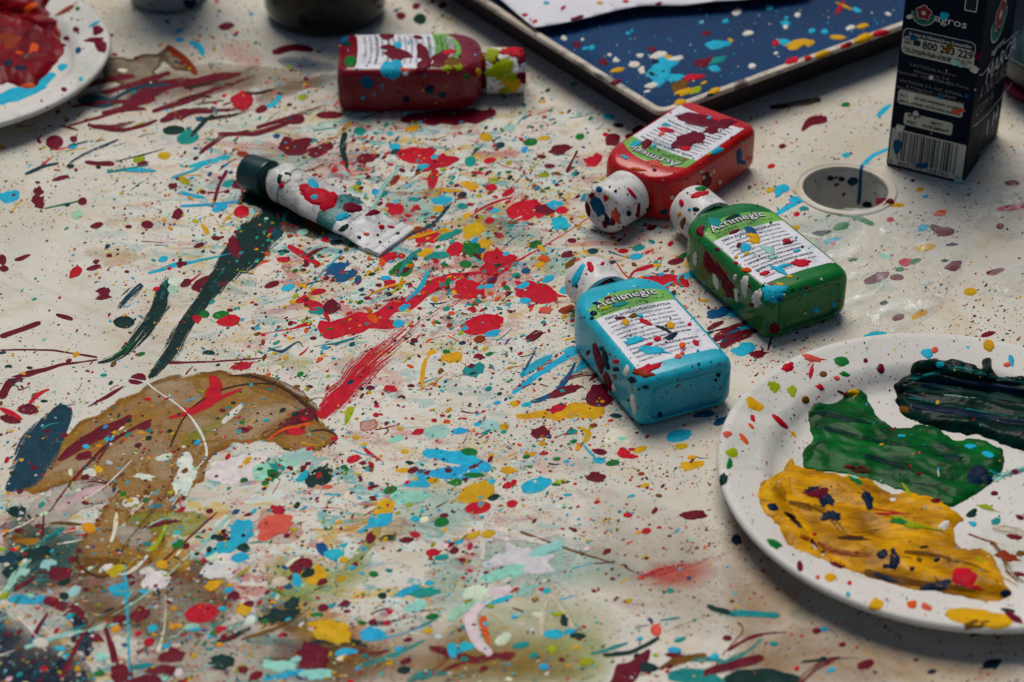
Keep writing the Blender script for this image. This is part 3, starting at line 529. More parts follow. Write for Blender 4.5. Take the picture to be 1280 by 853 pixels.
for cnt, lo, hi in ((80000, .35, 1.2), (26000, .9, 2.3), (12000, 1.9, 4.8), (3200, 4.0, 10)):
    for _ in range(cnt):
        x, y = R.uniform(-40, 1320), R.uniform(-40, 893)
        cl = max(.12, .72 + 1.7 * noise.noise(Vector((x * .016, y * .028, hi * .3))) + .8 * noise.noise(Vector((x * .05, y * .09, hi))))
        bd = math.exp(-((x - 520) / 230) ** 2 - ((y - 290) / 110) ** 2); cl += .9 * bd
        if R.random() > dens(x, y) * cl * (1 if hi < 3 else (.5 + bd) if hi < 5 else .05 + bd * .75 + .22 * (y > 560 and x < 640)) or inhole(x, y): continue
        s_ = (lo + (hi - lo) * R.random() ** 1.8) * (.78 + .45 * y / 853); c0 = pick(x, y)
        if 870 < x and hi > 4: continue
        asp = R.uniform(.5, .68) if R.random() < .75 else R.uniform(.25, .5)
        col = tuple(min(.85, q * R.uniform(.75, 1.15)) for q in COL[c0])
        blob(SP, x, y, s_, s_ * asp, col, rot=R.gauss(-.25, .4), irr=R.choice((.05, .15, .35)) if s_ > 1 else 0.1, z=.00008 + R.random() * .00016, thick=.0001 * min(1, s_ / 2), spikes=R.choice((0, 0, 0, 1, 2)) if s_ > 2 else 0)
for _ in range(520):      # flung threads
    x, y = R.uniform(0, 1280), R.uniform(100, 853)
    if R.random() > dens(x, y) or inhole(x, y) or x > 880: continue
    a = R.gauss(-.5, .5); L = R.uniform(6, 34); w = R.uniform(.4, 1.1); c0 = pick(x, y)
    stroke(SP, [(x, y, w * 1.5), (x + L * .5 * math.cos(a), y + L * .35 * math.sin(a) + R.uniform(-2, 2), w), (x + L * math.cos(a), y + L * .7 * math.sin(a), w * .5)], COL[c0], cross=5, jit=.3)
o = SMALL.build('paint_droplets', M_PAINT, table); o['kind'] = 'stuff'; o['label'] = 'smaller paint drops and threads of every colour'
o = SP.build('paint_spatter', M_PAINT, table); o['kind'] = 'stuff'; o['label'] = 'fine spatter of many colours'
# loose brush marks where many colours cross
XS = MB()
def marks(n, box, a0, sa, L0, L1, w0, w1, pal, c0, c1):
    for _ in range(n):
        x, y = R.uniform(box[0], box[2]), R.uniform(box[1], box[3]); a = R.gauss(a0, sa); L = R.uniform(L0, L1); w = R.uniform(w0, w1); bnd = R.uniform(-.18, .18) * L
        dx, dy = math.cos(a), math.sin(a)
        stroke(XS, [(x - dx * L / 2, y - dy * L / 2, w * .7), (x - dy * bnd * .6, y + dx * bnd * .6, w), (x + dx * L / 2, y + dy * L / 2, w * .6)], COL[R.choice(pal)], cov=(R.uniform(c0, c1), R.uniform(c0, c1)), cross=9, jit=.3)
marks(13, (110, 100, 330, 160), -.18, .07, 40, 110, 1.5, 6, 'RRqReRkT', .5, .85)
marks(10, (40, 150, 330, 215), -.25, .3, 20, 70, 1, 4, 'RtTbGR', .5, .8)
marks(20, (300, 160, 640, 330), -.55, .35, 25, 80, 1.5, 6, 'rRtTymtw', .4, .7)
marks(14, (380, 330, 720, 480), -.6, .4, 20, 70, 1, 5, 'rRtbyw', .4, .7)
marks(34, (-10, 640, 230, 860), -.6, .5, 12, 44, 1.2, 5, 'RRGTmGRtk', .4, .75)
marks(8, (-10, 780, 120, 860), -1.3, .25, 30, 60, 6, 14, 'nTn', .5, .75)
marks(14, (200, 770, 620, 860), -.35, .4, 40, 110, 3, 9, 'RTkGtRn', .45, .8)
marks(12, (20, 540, 300, 720), -.5, .4, 20, 60, 3, 12, 'ksRlwk', .4, .7)
marks(9, (870, 390, 975, 440), -.35, .25, 18, 55, 1.5, 5, 'RRRbT', .6, .9)
marks(8, (660, 440, 760, 510), -.7, .4, 18, 50, 1.5, 5, 'bRbB', .55, .85)
marks(9, (760, 800, 1060, 860), -.2, .3, 40, 100, 3, 8, 'tGRkt', .5, .8)
marks(10, (560, 660, 760, 760), -.3, .8, 30, 80, 4, 12, 'wmwc', .4, .7)
marks(8, (640, 690, 980, 800), -.2, .4, 40, 110, 4, 12, 'psck', .3, .5)
marks(9, (975, 280, 1180, 400), -.3, .7, 20, 60, 2, 6, 'wmw', .4, .65)
o = XS.build('brush_marks', M_DRY, table); o['kind'] = 'stuff'; o['label'] = 'thin crossing brush marks of many colours'
# socket drip
sock = caster([c_ for c_ in table.children if c_.name.startswith(('parasol_socket', 'tabletop', 'socket_rim'))])
mb = MB(); stroke(mb, [(1078, 206, 2.5), (1076, 216, 2), (1075, 235, 2.2), (1073, 256, 3)], COL['B'], place=sock, z=.0006, jit=.2)
mb.build('paint_drip', M_PAINT, table)['label'] = 'blue paint dripping into the socket'; mb = MB()
for q in ((1066, 227, 7, 5, 'T'), (1052, 224, 4, 3, 'G'), (1038, 223, 4, 3, 'G'), (1084, 256, 6, 4, 'n'), (1108, 251, 6, 4, 'R'), (1112, 252, 5, 3, 'R')): blob(mb, *q[:4], COL[q[4]], place=sock, z=.0006)
o = mb.build('socket_drops', M_PAINT, table); o['kind'] = 'stuff'; o['label'] = 'dark drops of paint on the inside of the socket'
# ================================================================ TEXT
_tc = {}
def text_geo(s, bold=0.):
    k = (s, bold)
    if k in _tc: return _tc[k]
    cu = bpy.data.curves.new('t', 'FONT'); cu.body = s; cu.size = 1; cu.resolution_u = 2; cu.offset = bold; cu.align_x = 'LEFT'
    o = bpy.data.objects.new('t', cu); C.objects.link(o); dg = bpy.context.evaluated_depsgraph_get(); dg.update()
    me = o.evaluated_get(dg).to_mesh()
    vs = [(v.co.x, v.co.y) for v in me.vertices]; fs = [tuple(p.vertices) for p in me.polygons]
    o.evaluated_get(dg).to_mesh_clear(); bpy.data.objects.remove(o); bpy.data.curves.remove(cu)
    _tc[k] = (vs, fs); return _tc[k]
def put_text(mb, s, f, x, y, h, width=None, bold=0., mi=0, slant=0.):
    """f(u,v) -> world point; h = height of capitals, the string scaled to the given width"""
    vs, fs = text_geo(s, bold)
    if not vs: return
    w = max(v[0] for v in vs) - min(0, min(v[0] for v in vs)); ky = h / .72; kx = width / w if width else ky * .9
    mb.add([f(x + (v[0] + slant * v[1]) * kx, y + v[1] * ky) for v in vs], fs, mi=mi)
def flat(name, col, rough=.5):
    m_, nt_, b_, _ = mat(name); b_.inputs['Roughness'].default_value = rough; b_.inputs['Specular IOR Level'].default_value = .15
    v_ = coord(nt_); c_ = mixc(nt_, noi(nt_, v_, 300, 3), col, tuple(x * .75 for x in col)); nt_.links.new(c_, b_.inputs['Base Color']); return m_
M_INK = flat('black_ink', (.015, .018, .025)); M_WINK = flat('white_ink', (.62, .63, .62)); M_GREY = flat('grey_ink', (.13, .13, .13))
M_LAB = simple('label_paper', (.62, .61, .64), .38, .06, 120, .1, dirt=((.30, .36, .40), .75), specks=[(620, .22, .16, PAL1), (300, .18, .1, PAL1)], coat=.1, spec=.3)
M_LABG = simple('label_green', (.13, .36, .035), .38, .15, 120, .1, dirt=((.03, .16, .03), .6), specks=[(520, .22, .15, PAL1), (320, .2, .12, ['k', 'R', 'l', 'G'])], coat=.1, spec=.3)
M_CAP = simple('white_cap_plastic', (.62, .60, .57), .38, .06, 90, .12, dirt=((.34, .34, .32), .6), specks=[(380, .24, .4, ['G', 'R', 'T', 'r', 'k', 't']), (170, .2, .4, ['r', 'T', 'R', 'G', 'l'])], coat=.15)
# ================================================================ PAINT BOTTLES
BW, BT, BL, LWH = .022, .0125, .0755, .0188     # half width, half thickness, body length
def rrect(a, b_, r, n=8):
    r = min(r, a, b_); out_ = []
    for q, (sx, sy) in enumerate(((1, 1), (-1, 1), (-1, -1), (1, -1))):
        for k in range(n):
            t = math.pi / 2 * (q + k / (n - 1)); out_.append((sx * (a - r) + r * math.cos(t), sy * (b_ - r) + r * math.sin(t)))
    return out_
WORDS = ['TINTA ACRÍLICA DECORATIVA', 'Aplicável sobre: madeira, gesso, barro, papel, tecido,', 'cartão, vidro, metal, cabedal, esferovite, couro e pedra.', 'CARACTERÍSTICAS: Tinta à base de água, de secagem rápida,', 'acabamento mate, cores muito luminosas e intensas.',
         'COMPOSIÇÃO: resina acrílica, pigmentos, aditivos e água.', 'Armazenar em local fresco e seco, bem fechado.', 'AGITAR BEM ANTES DE USAR. Limpar os utensílios com água.', 'Diluir com água se necessário.',
         'MANTER FORA DO ALCANCE DAS CRIANÇAS', 'Fabricado em Portugal. Conservar ao abrigo do gelo.', 'Conteúdo: 75 ml   Tel. 22 977 8422']
def bottle(pA, pB, col, desc, cov=1.):
    A, B = P(*pA, .0125), P(*pB, .0125); d = (B - A); d.z = 0; d.normalize(); mid = (A + B) / 2
    o0 = mid - d * .0485; o0.z = 0
    rz = math.atan2(d.y, d.x) - math.pi / 2
    root = empty('paint_bottle', o0, rz); tag(root, desc, 'paint bottle', 'plastic bottles of craft paint lying on the table')
    Mx = root.matrix_basis.copy() if False else Matrix.Translation(o0) @ Matrix.Rotation(rz, 4, 'Z')
    bm_ = simple('bottle_plastic', col, .24, .14, 45, .12, coat=.12, spec=.28, specks=[(420, .2, .16, ['G', 'K', 'R', 'n', 'b']), (160, .16, .08, ['R', 'n', 'G', 'w'])], dirt=(tuple(x * .4 for x in col), .3))
    mb = MB(); st = []
    # base: hollow centre, rounded edge
    for k_, yy in ((.02, .0018), (.4, .0018), (.62, .0015), (.74, .0004)): st.append((yy, BW * k_ + 0, BT * k_, .005 * k_ + .001))
    rb = .0045
    for q in (0, .08, .25, .5, 1): 
        yy = rb * q; ins = rb * (1 - math.sqrt(max(0, 1 - (1 - q) ** 2))); st.append((yy, BW - ins, BT - ins, .0055))
    for yy in (.015, .03, .045, .056): st.append((yy, BW, BT, .0045))
    for k_ in range(1, 13):
        t = k_ / 12; yy = .056 + .0185 * math.sin(t * math.pi / 2) ; a = .0098 + (BW - .0098) * math.cos(t * math.pi / 2) ** .9
        t2 = max(0, (yy - .062) / .0125); bb = .0095 + (BT - .0095) * math.sqrt(max(0, 1 - t2 ** 2.2)); st.append((yy, a, bb, .0045 + (.0095 - .0045) * t ** 2))
    st.append((.0775, .0095, .0095, .0095)); st.append((.080, .0095, .0095, .0095))
    nn = 32; vs = []; fs = []
    for yy, a, bb, r in st:
        for (x, z) in rrect(a, bb, r): vs.append(Mx @ Vector((x, yy, z + BT)))
    for k_ in range(len(st) - 1):
        for i in range(nn): j = (i + 1) % nn; fs.append((k_ * nn + i, (k_ + 1) * nn + i, (k_ + 1) * nn + j, k_ * nn + j))
    fs.append(tuple(range(nn))); mb.add(vs, [f[::-1] for f in fs])
    body = mb.build('body', bm_, root)
    mb = MB(); CM = Mx @ Matrix.Translation((0, 0, BT)) @ Matrix.Rotation(-math.pi / 2, 4, 'X')
    lathe(mb, [(.0100, .0766), (.0119, .0764), (.0122, .0768), (.0122, .0775), (.0120, .0780), (.0121, .0785), (.0119, .0925), (.0117, .0945), (.0111, .0960), (.0099, .0967), (.006, .0968), (0, .0968)], CM, 72)
    cap = mb.build('cap', M_CAP, root)
    # label
    mb = MB(); ztop = 2 * BT
    def lw(x): return LWH
    def arc(x, k_): return k_ * (1 - (x / LWH) ** 2)
    nx_, ny_ = 24, 20
    def ya(x): return .0085 + arc(x, .0012)
    def yb(x): return .0485 + arc(x, .0018)
    def yc(x): return .0565 + arc(x, .0075)
    xs_ = [-LWH + 2 * LWH * i / nx_ for i in range(nx_ + 1)]
    for f0, f1, mi in ((ya, yb, 0), (yb, yc, 1)):
        vs = []; 
        for i, x in enumerate(xs_):
            for j in range(ny_ + 1):
                t = j / ny_; zz = ztop + .00018
                if i in (0, nx_) or (f1 is yc and j == ny_) or (f0 is ya and j == 0): zz = ztop - .0001
                yy_ = f0(x) * (1 - t) + f1(x) * t
                t2 = max(0, (yy_ - .062) / .0125); drop = (BT - .0095) * (1 - math.sqrt(max(0, 1 - t2 ** 2.2)))
                vs.append(Mx @ Vector((x, yy_, zz - drop)))
        mb.add(vs, [(i * (ny_ + 1) + j, (i + 1) * (ny_ + 1) + j, (i + 1) * (ny_ + 1) + j + 1, i * (ny_ + 1) + j + 1) for i in range(nx_) for j in range(ny_)], mi=mi)
    lab = mb.build('label', [M_LAB, M_LABG], root)
    def f_(lift, k_=.0016):
        return lambda u, v_: Mx @ Vector((u, v_ + arc(u, k_), ztop + lift - ((BT - .0095) * (1 - math.sqrt(max(0, 1 - max(0, (v_ + arc(u, k_) - .062) / .0125) ** 2.2))))))
    mb = MB(); F1 = f_(.00032)
    put_text(mb, WORDS[0], F1, -.0155, .0452, .0017, .031, bold=.012)
    yy = .0424
    for w in WORDS[1:]:
        head = w.startswith(('MANTER', 'AGITAR')); put_text(mb, w, F1, -.0158, yy, .00135 if head else .00115, .0305 if len(w) > 34 else .0225, bold=.02 if head else .006); yy -= .0030
    put_text(mb, 'TINTA ACRÍLICA', f_(.00032, .0022), -.0155, .0512, .0015, .013, bold=.008); put_text(mb, 'DECORATIVA', f_(.00032, .0022), -.0155, .0493, .0013, .010, bold=.008); put_text(mb, '101', f_(.00032, .0022), .002, .0505, .0018, .0045)
    put_text(mb, '75 ml', f_(.00032, .0022), .0105, .0505, .0013, .0048)
    mb.build('lettering', M_INK, lab)
    mb = MB(); FT = f_(.00030, .0035); put_text(mb, 'Acrimegic', FT, -.0150, .0534, .0052, .0295, bold=.055); mb.build('name_outline', M_INK, lab)
    mb = MB(); put_text(mb, 'Acrimegic', f_(.00044, .0035), -.0147, .0536, .0048, .0289, bold=.008); mb.build('name_lettering', M_WINK, lab)
    return root, body, cap, lab
b_blue = bottle((853, 487), (738, 352), (.012, .36, .47), 'sky blue paint bottle lying on its back, nearest the camera')
b_green = bottle((1010, 383), (862, 258), (.002, .13, .018), 'green paint bottle lying label up between the bright red bottle and the white plate')
b_red = bottle((897, 168), (757, 262), (.46, .006, .006), 'bright red paint bottle by the tray corner with its white cap towards us')
b_back = bottle((418, 92), (662, 88), (.17, .002, .010), 'dark red paint bottle lying sideways before the dark jar, cap smeared yellow')
def splat_on(thing, specs, rnd_n, box, pal, root=None, seed=1, smax=2.2, name='paint_spatter', zz=.00026):
    root, *ms = thing; pl = caster(ms); rr = random.Random(seed); mb = MB()
    for t in specs.split():
        c0 = t[0]; q = [float(x) for x in t[1:].split(',')]
        blob(mb, *q[:4], COL[c0], rot=(q[5] if len(q) > 5 else rr.uniform(-.4, .4)), irr=q[4] if len(q) > 4 else .2, place=pl, z=zz + rr.random() * .0001, spikes=1 if q[2] > 5 and (len(q) > 4 and q[4] > .3) else 0, rnd=rr)
    for _ in range(rnd_n):
        x, y = rr.uniform(box[0], box[2]), rr.uniform(box[1], box[3]); s_ = .3 + smax * .8 * rr.random() ** 4
        blob(mb, x, y, s_, s_ * rr.uniform(.5, 1), COL[rr.choice(pal)], rot=rr.uniform(-1, 1), irr=.15, place=pl, z=zz + rr.random() * .0001, thick=.00006, rnd=rr)
    if mb.v: o = mb.build(name, M_PAINT, root); o['label'] = 'splashes and drops of paint of other colours'; o['kind'] = 'stuff'; return o
splat_on(b_blue, "R760,352,3,8,.3,1.2 r738,334,4,7,.3,-.2 b722,345,5,14,.35,.5 r753,330,3,2 l757,385,6,3 R775,398,7,2,.3 k792,395,6,3,.3 y782,403,5,4,.2 r807,403,9,3,.45,.4 r822,424,5,3,.2 b815,438,18,5,.45,.1 b793,426,11,5,.45,-.2 r811,431,5,2,.3 r870,429,5,3,.2,.6 o853,432,4,4,.2 o853,442,3,2 y838,407,5,5,.4,.6 R858,560,1,1 r808,462,14,6,.5,-.3 e804,467,12,5,.5 p848,446,5,3,.4 r770,452,4,3 n839,421,7,4,.5 G831,412,10,2,.4,.5 R760,478,4,16,.4,-.35 R748,448,5,20,.4,-.35 n757,450,4,12,.4,-.3 w783,464,3,8,.2,.2 w792,505,3,13,.2,-.1 w767,485,2,5,.2 n898,469,3,2.5,.1 T807,484,4,3,.1 T825,518,3,3.5,.1 R849,523,5,2,.2 T752,436,3,3 k768,470,3,2 n770,462,4,3 R735,441,2,4 b800,395,5,2 t775,381,10,3,.4,-.2 R740,360,1,1 G740,398,3,2 n790,475,5,4,.3 r862,406,3,2 b900,440,1,1 n747,380,6,2,.3,.2 R760,373,5,2,.3 n742,392,5,3,.4", 480, (712, 325, 915, 530), 'RnGKrbykw', seed=3)
splat_on(b_green, "r871,244,7,4,.3,-.3 r880,242,6,3,.3 g877,236,8,3,.2 r852,254,3,5 k854,278,3,7,.2,.3 y849,268,2,4 B938,288,8,4,.3 y941,295,8,3,.3 y943,301,8,4,.4 R924,307,4,3,.2 b931,310,7,6,.5,-.5 r1001,329,14,4,.4,-.1 b974,338,11,3,.5 r956,342,6,3,.3 o933,338,7,3,.3,-.1 b996,314,5,2 w869,324,2.5,9,.15 w895,352,3,11,.15,-.25 w931,357,5,12,.35,.05 w921,369,2.5,8,.3,-.1 w946,373,6,11,.35,.1 w919,347,2,4 b965,368,13,10,.45 b971,362,14,5,.5 B974,374,5,4,.3 y975,356,6,2,.3 R968,411,7,7,.2 b1020,388,4,4,.4 b1042,381,2.5,4,.1,-.5 b1045,391,2,2.5 R906,352,7,20,.45,-.5 R887,330,6,16,.45,-.5 R875,290,5,6,.3 R897,312,3,2 R918,290,8,2 m960,312,10,4,.5 m967,322,6,2,.5 b980,333,10,2,.4 r983,301,6,2 R985,304,6,2,.3 y933,317,3,2.5 y920,322,3,2 r920,329,3,2 y987,346,4,2 R1008,360,3,2,.1 R940,381,4,3 n905,378,4,8,.3,-.4 G916,272,10,3 t893,278,10,5,.5 R877,285,4,3 G870,262,4,3 b862,262,2,2", 320, (845, 233, 1064, 420), 'RnGKrbybwt', seed=4)
splat_on(b_red, "R872,150,26,8,.3,.1 R905,155,14,6,.4 b886,148,4,2 R858,176,19,9,.35,-.3 R872,172,10,7,.4 R889,163,9,5,.4,-.2 r857,186,7,3,.5 R808,180,8,5,.5 b795,180,8,3,.3 b818,183,3,2 b833,156,5,2,.3 r833,163,10,3,.5 p827,168,5,2,.5 B924,195,4,9,.3,.1 B928,203,5,3,.3 c880,222,2,4,.1,.3 c887,220,3,4,.2 c877,215,1.5,3 c892,214,1.5,3 c900,228,2,3,.1,.3 c840,247,2,3 b896,189,8,4,.5,-.4 y886,193,3,2 R884,225,6,10,.4 T830,265,5,4,.3 B747,258,7,15,.25,-.35 n759,275,3,8,.3,-.3 B749,237,4,4,.3,.5 R735,262,3,9,.2,-.2 R756,281,3,5,.2,-.4 R766,277,4,5,.4 p770,270,5,10,.5,-.3 r757,248,3,4,.3 r790,242,2,10,.1,-.7 R798,262,2,9,.05,.1 R797,269,3,3 G786,267,3,4,.1,-.2 R740,245,4,4,.3 G810,262,3,2.5,.1 G813,260,2,2 T793,285,3,2.5 R776,291,4,1.5 G768,212,6,6,.4 n764,215,5,5,.3 p818,205,10,4,.5,.1 o797,212,9,2,.5,.1 R818,213,3,2 b781,197,5,2,.4,.5", 320, (730, 136, 943, 297), 'RnGTrbyRp', seed=5)
splat_on(b_back, "l628,84,13,14,.5 y640,104,12,10,.5 l614,70,9,8,.4 r648,66,12,7,.4 b489,88,13,12,.25 b497,80,6,5,.3 n484,94,3,3,.1 T493,89,4,3,.3 R497,68,18,7,.35,.15 R528,66,7,12,.35 R529,83,10,8,.4 R550,74,12,9,.4,-.4 R486,60,10,4 b497,57,5,5,.2 R480,44,6,3 R522,47,6,2.5 R485,46,8,4,.4 g438,77,8,7,.15 B428,50,7,6,.3 G434,55,6,4 k566,80,11,9,.3 l560,85,7,4,.5 l573,84,6,4,.4 r560,66,12,3,.4 B459,104,9,7,.4 T537,114,5,4,.3 n537,110,6,3,.3 T553,119,5,4,.3 n508,124,5,4,.3 b478,107,2,2 b454,122,3,2 g583,96,3,4,.2 y598,90,3,5,.3 w507,92,4,3 p505,88,8,3,.5 r638,64,15,5,.3 R652,70,6,12,.4,.2 R655,98,6,10,.3 R647,95,8,4,.3 l617,64,9,3,.3 l618,90,10,8,.4 l640,98,10,7,.45 l632,112,10,4,.4 k619,78,4,4 l632,80,10,3,.4 G622,76,3,4 w630,72,8,3,.3 R645,117,4,3 w645,90,4,4", 240, (418, 42, 662, 132), 'RnGTrbyR', seed=6)
# ================================================================ PAINT TUBE
tA = P(325, 221, .009); tE = (P(470, 320) + P(518, 291)) / 2; td = tE - tA; td.z = 0; tl = td.length; td.normalize()
rz = math.atan2(td.y, td.x); tb = Vector((tA.x, tA.y, 0)) - td * .005
tube = tag(empty('paint_tube', tb, rz), 'metal paint tube with dark green cap and white crimped end, smeared red', 'paint tube')
TX = Matrix.Translation(tb) @ Matrix.Rotation(rz, 4, 'Z')
m, nt, b, out = mat('tube_print'); v = coord(nt); sx = nt.nodes.new('ShaderNodeSeparateXYZ'); nt.links.new(v, sx.inputs[0])
xx = math_(nt, 'ADD', sx.outputs[0], math_(nt, 'MULTIPLY', noi(nt, v, 60, 3), .004))
TL = tl + .005
c = ramp(nt, math_(nt, 'DIVIDE', xx, TL), [(0., (.5, .5, .48)), (.3, (.55, .54, .5)), (.31, (.03, .14, .13)), (.33, (.52, .5, .46)), (.60, (.55, .53, .5)), (.61, (.012, .13, .12)), (.71, (.015, .15, .14)), (.715, (.64, .63, .61)), (1., (.64, .63, .61))])
c = mixc(nt, math_(nt, 'MULTIPLY', ramp(nt, noi(nt, v, 130, 5, .7), [(.5, 0.), (.6, 1.)]), .5), c, (.07, .10, .11))
c = speck(nt, c, 300, .25, .35, PAL1)
nt.links.new(c, b.inputs['Base Color']); b.inputs['Roughness'].default_value = .35; b.inputs['Specular IOR Level'].default_value = .3; bump(nt, b, noi(nt, v, 120, 5, .7, .5), .6, .0012)
mb = MB(); nn = 40; st = []
NS = 26; x0_ = .0185
for k_ in range(NS + 1):
    t = k_ / NS; x = x0_ + (TL - .007 - x0_) * t
    hw = .0100 + .0032 * min(1, t * 2.6); hh_ = .0092 * (1 - t) ** .8 * (1 if t < .98 else .6) + .0006
    st.append((x, hw, hh_, t))
vs = []; fs = []
vs_s = [(x0_ - .006, .004, .004, .0), (x0_ - .0055, .0055, .0055, 0), (x0_ - .002, .0088, .0082, 0)]
for x, hw, hh_, t in [(a, b_, c_, 0) for a, b_, c_, _ in vs_s] + st:
    cz = max(hh_ + .0006, .0092 * (1 - t) ** 1.0 + .0012)
    for i in range(nn):
        a = 2 * math.pi * i / nn; e = 1 - .35 * t
        px_, pz_ = math.copysign(abs(math.cos(a)) ** (1), math.cos(a)) * hw, math.copysign(abs(math.sin(a)) ** (1 + .2 * t), math.sin(a)) * hh_
        dent = .0013 * noise.noise(Vector((x * 120, px_ * 120, 2))) * (t > 0)
        vs.append(TX @ Vector((x, px_, cz + pz_ + dent)))
NR = len(vs) // nn
for k_ in range(NR - 1):
    for i in range(nn): j = (i + 1) % nn; fs.append((k_ * nn + i, k_ * nn + j, (k_ + 1) * nn + j, (k_ + 1) * nn + i))
mb.add(vs, fs); body = mb.build('tube_body', m, tube)
M_CR = simple('crimp_metal', (.62, .61, .60), .4, .08, 100, .5, specks=[(330, .25, .4, PAL1), (160, .2, .25, ['r', 'R', 't', 'o'])], bd=.0008)
mb = MB(); vs = []; fs = []; nv = 14; cs_ = [(-.0115, .0010), (-.0075, .0016), (-.007, .0024), (-.0035, .0023), (-.003, .0018), (.0, .0022), (.001, .0016)]
for du, th in [(TL - .007 + (u + .0115) * .0, 0) for u in ()] or [(TL + u * 1.0 + 0, t_) for u, t_ in cs_]:
    for j in range(nv + 1):
        y = -.0134 + .0268 * j / nv; w_ = .0006 * noise.noise(Vector((du * 90, y * 90, 5)))
        vs.append(TX @ Vector((du, y, th + w_ + .0003)))
n_t = len(vs)
for du, th in [(TL + u, 0) for u, t_ in cs_]:
    for j in range(nv + 1): vs.append(TX @ Vector((du, -.0134 + .0268 * j / nv, .0003)))
W_ = nv + 1
for i in range(len(cs_) - 1):
    for j in range(nv): a_ = i * W_ + j; fs += [(a_, a_ + W_, a_ + W_ + 1, a_ + 1), (n_t + a_, n_t + a_ + 1, n_t + a_ + W_ + 1, n_t + a_ + W_)]
    for j, s_ in ((0, 1), (nv, -1)): a_ = i * W_ + j; fs.append((a_, a_ + W_, n_t + a_ + W_, n_t + a_)[::-s_])
for j in range(nv): fs.append((j, j + 1, n_t + j + 1, n_t + j)); a_ = (len(cs_) - 1) * W_ + j; fs.append((a_ + 1, a_, n_t + a_, n_t + a_ + 1))
mb.add(vs, fs); crimp = mb.build('crimped_end', M_CR, tube, angle=50)
mb = MB(); CM = TX @ Matrix.Translation((0, 0, .0095)) @ Matrix.Rotation(math.pi / 2, 4, 'Y'); 
lathe(mb, [(0, -.0035), (.0078, -.0035), (.0086, -.0028), (.0088, -.001), (.0092, .0095), (.0093, .0105), (.0088, .011), (.0062, .011), (.006, .0125)], CM, 48)
cap = mb.build('cap', simple('green_cap', (.006, .035, .035), .35, .3, 80, .3, coat=.3, specks=[(200, .2, .2, ['t', 'G'])]), tube)
mb = MB()
def ftube_unused(u, v_): return TX @ Vector((TL * .655 + v_ * 1.0, -u, .0040 + .0030 * (1 - (u / .013) ** 2) * .9))
splat_on((tube, body, crimp, cap), "r398,246,22,12,.35,.35 r385,238,14,6,.4,.3 r411,252,13,9,.4 R440,260,11,7,.3 R424,224,12,5,.4,.6 R405,213,9,5,.4,.3 R467,266,9,4,.3,-.2 b391,231,8,6,.2,.6 b393,247,6,4,.15 b428,271,9,5,.3 t450,252,10,4,.4,-.3 G430,285,8,3,.4,-.5 r477,284,4,3,.1 r489,284,5,1.5,.3 R472,294,2,1.5 R475,303,2,1.5 G497,292,3,1.5 T449,297,3,2 p458,293,4,2,.3 t343,215,6,9,.4,.3 G350,224,4,6,.3 w357,224,7,5,.4 n360,218,5,2,.3,.3 r352,232,3,4 g415,225,6,3,.3 p380,215,9,6,.5 G441,250,1,1", 130, (308, 200, 520, 320), 'RrGtTbnR', seed=8, smax=1.5)
mb = MB(); put_text(mb, 'verde', lambda u, v_: None if False else (caster_tube(u, v_)), 0, 0, 1) if False else None
tube_place = caster([body])
def tl_(u, v_):     # letters run across the dark band, along the image direction (434,286)->(474,258)
    x = 436 + 34 * u - 6 * v_ * .9; y = 279 - 22 * u - 9 * v_
    return tube_place(x, y, .0003) or P(x, y, .003)
put_text(mb, 'hierba', tl_, .05, .05, .5, .8, bold=.01); mb.build('lettering', M_WINK, tube)
# ================================================================ PLATES
M_PLATE = simple('plate_foam', (.58, .55, .50), .42, .05, 40, .12, specks=[(520, .22, .2, PAL1), (230, .2, .18, ['r', 'g', 'R', 'y', 'b', 'l'])], dirt=((.34, .38, .30), .55))
def plate(cx, cy, r, desc):
    root = tag(empty('paper_plate', (cx, cy, 0)), desc, 'plate', 'round white plates used as paint palettes')
    k = r / .0925; mb = MB()
    prof = [(0, .0016), (.055, .0016), (.064, .0018), (.068, .0028), (.0708, .0055), (.0735, .0090), (.0765, .0102), (.084, .0118), (.0885, .0136), (.0908, .0140), (.0922, .0134), (.0926, .0122), (.0922, .0112), (.0905, .0106), (.087, .0108), (.078, .0086), (.0745, .0066), (.0715, .0022), (.069, .0006), (.060, .0004), (0, .0004)]
    lathe(mb, [(a * k, z) for a, z in prof], Matrix.Translation((cx, cy, 0)), 160)
    o = mb.build('plate_dish', M_PLATE, root); return root, o
pr = plate(.1744, .6679, .0935, 'white foam plate at the right edge holding wet green and yellow paint')
pl_ = plate(-.3009, 1.0193, .0885, 'white paint speckled plate at the top left corner holding wet red paint')
def ridge(x, y, ax, ay, fx, fy, s): return noise.fractal(Vector((x * fx * ax + y * fx * ay, (-x * ay + y * ax) * fy, s)), 1., 2., 4)
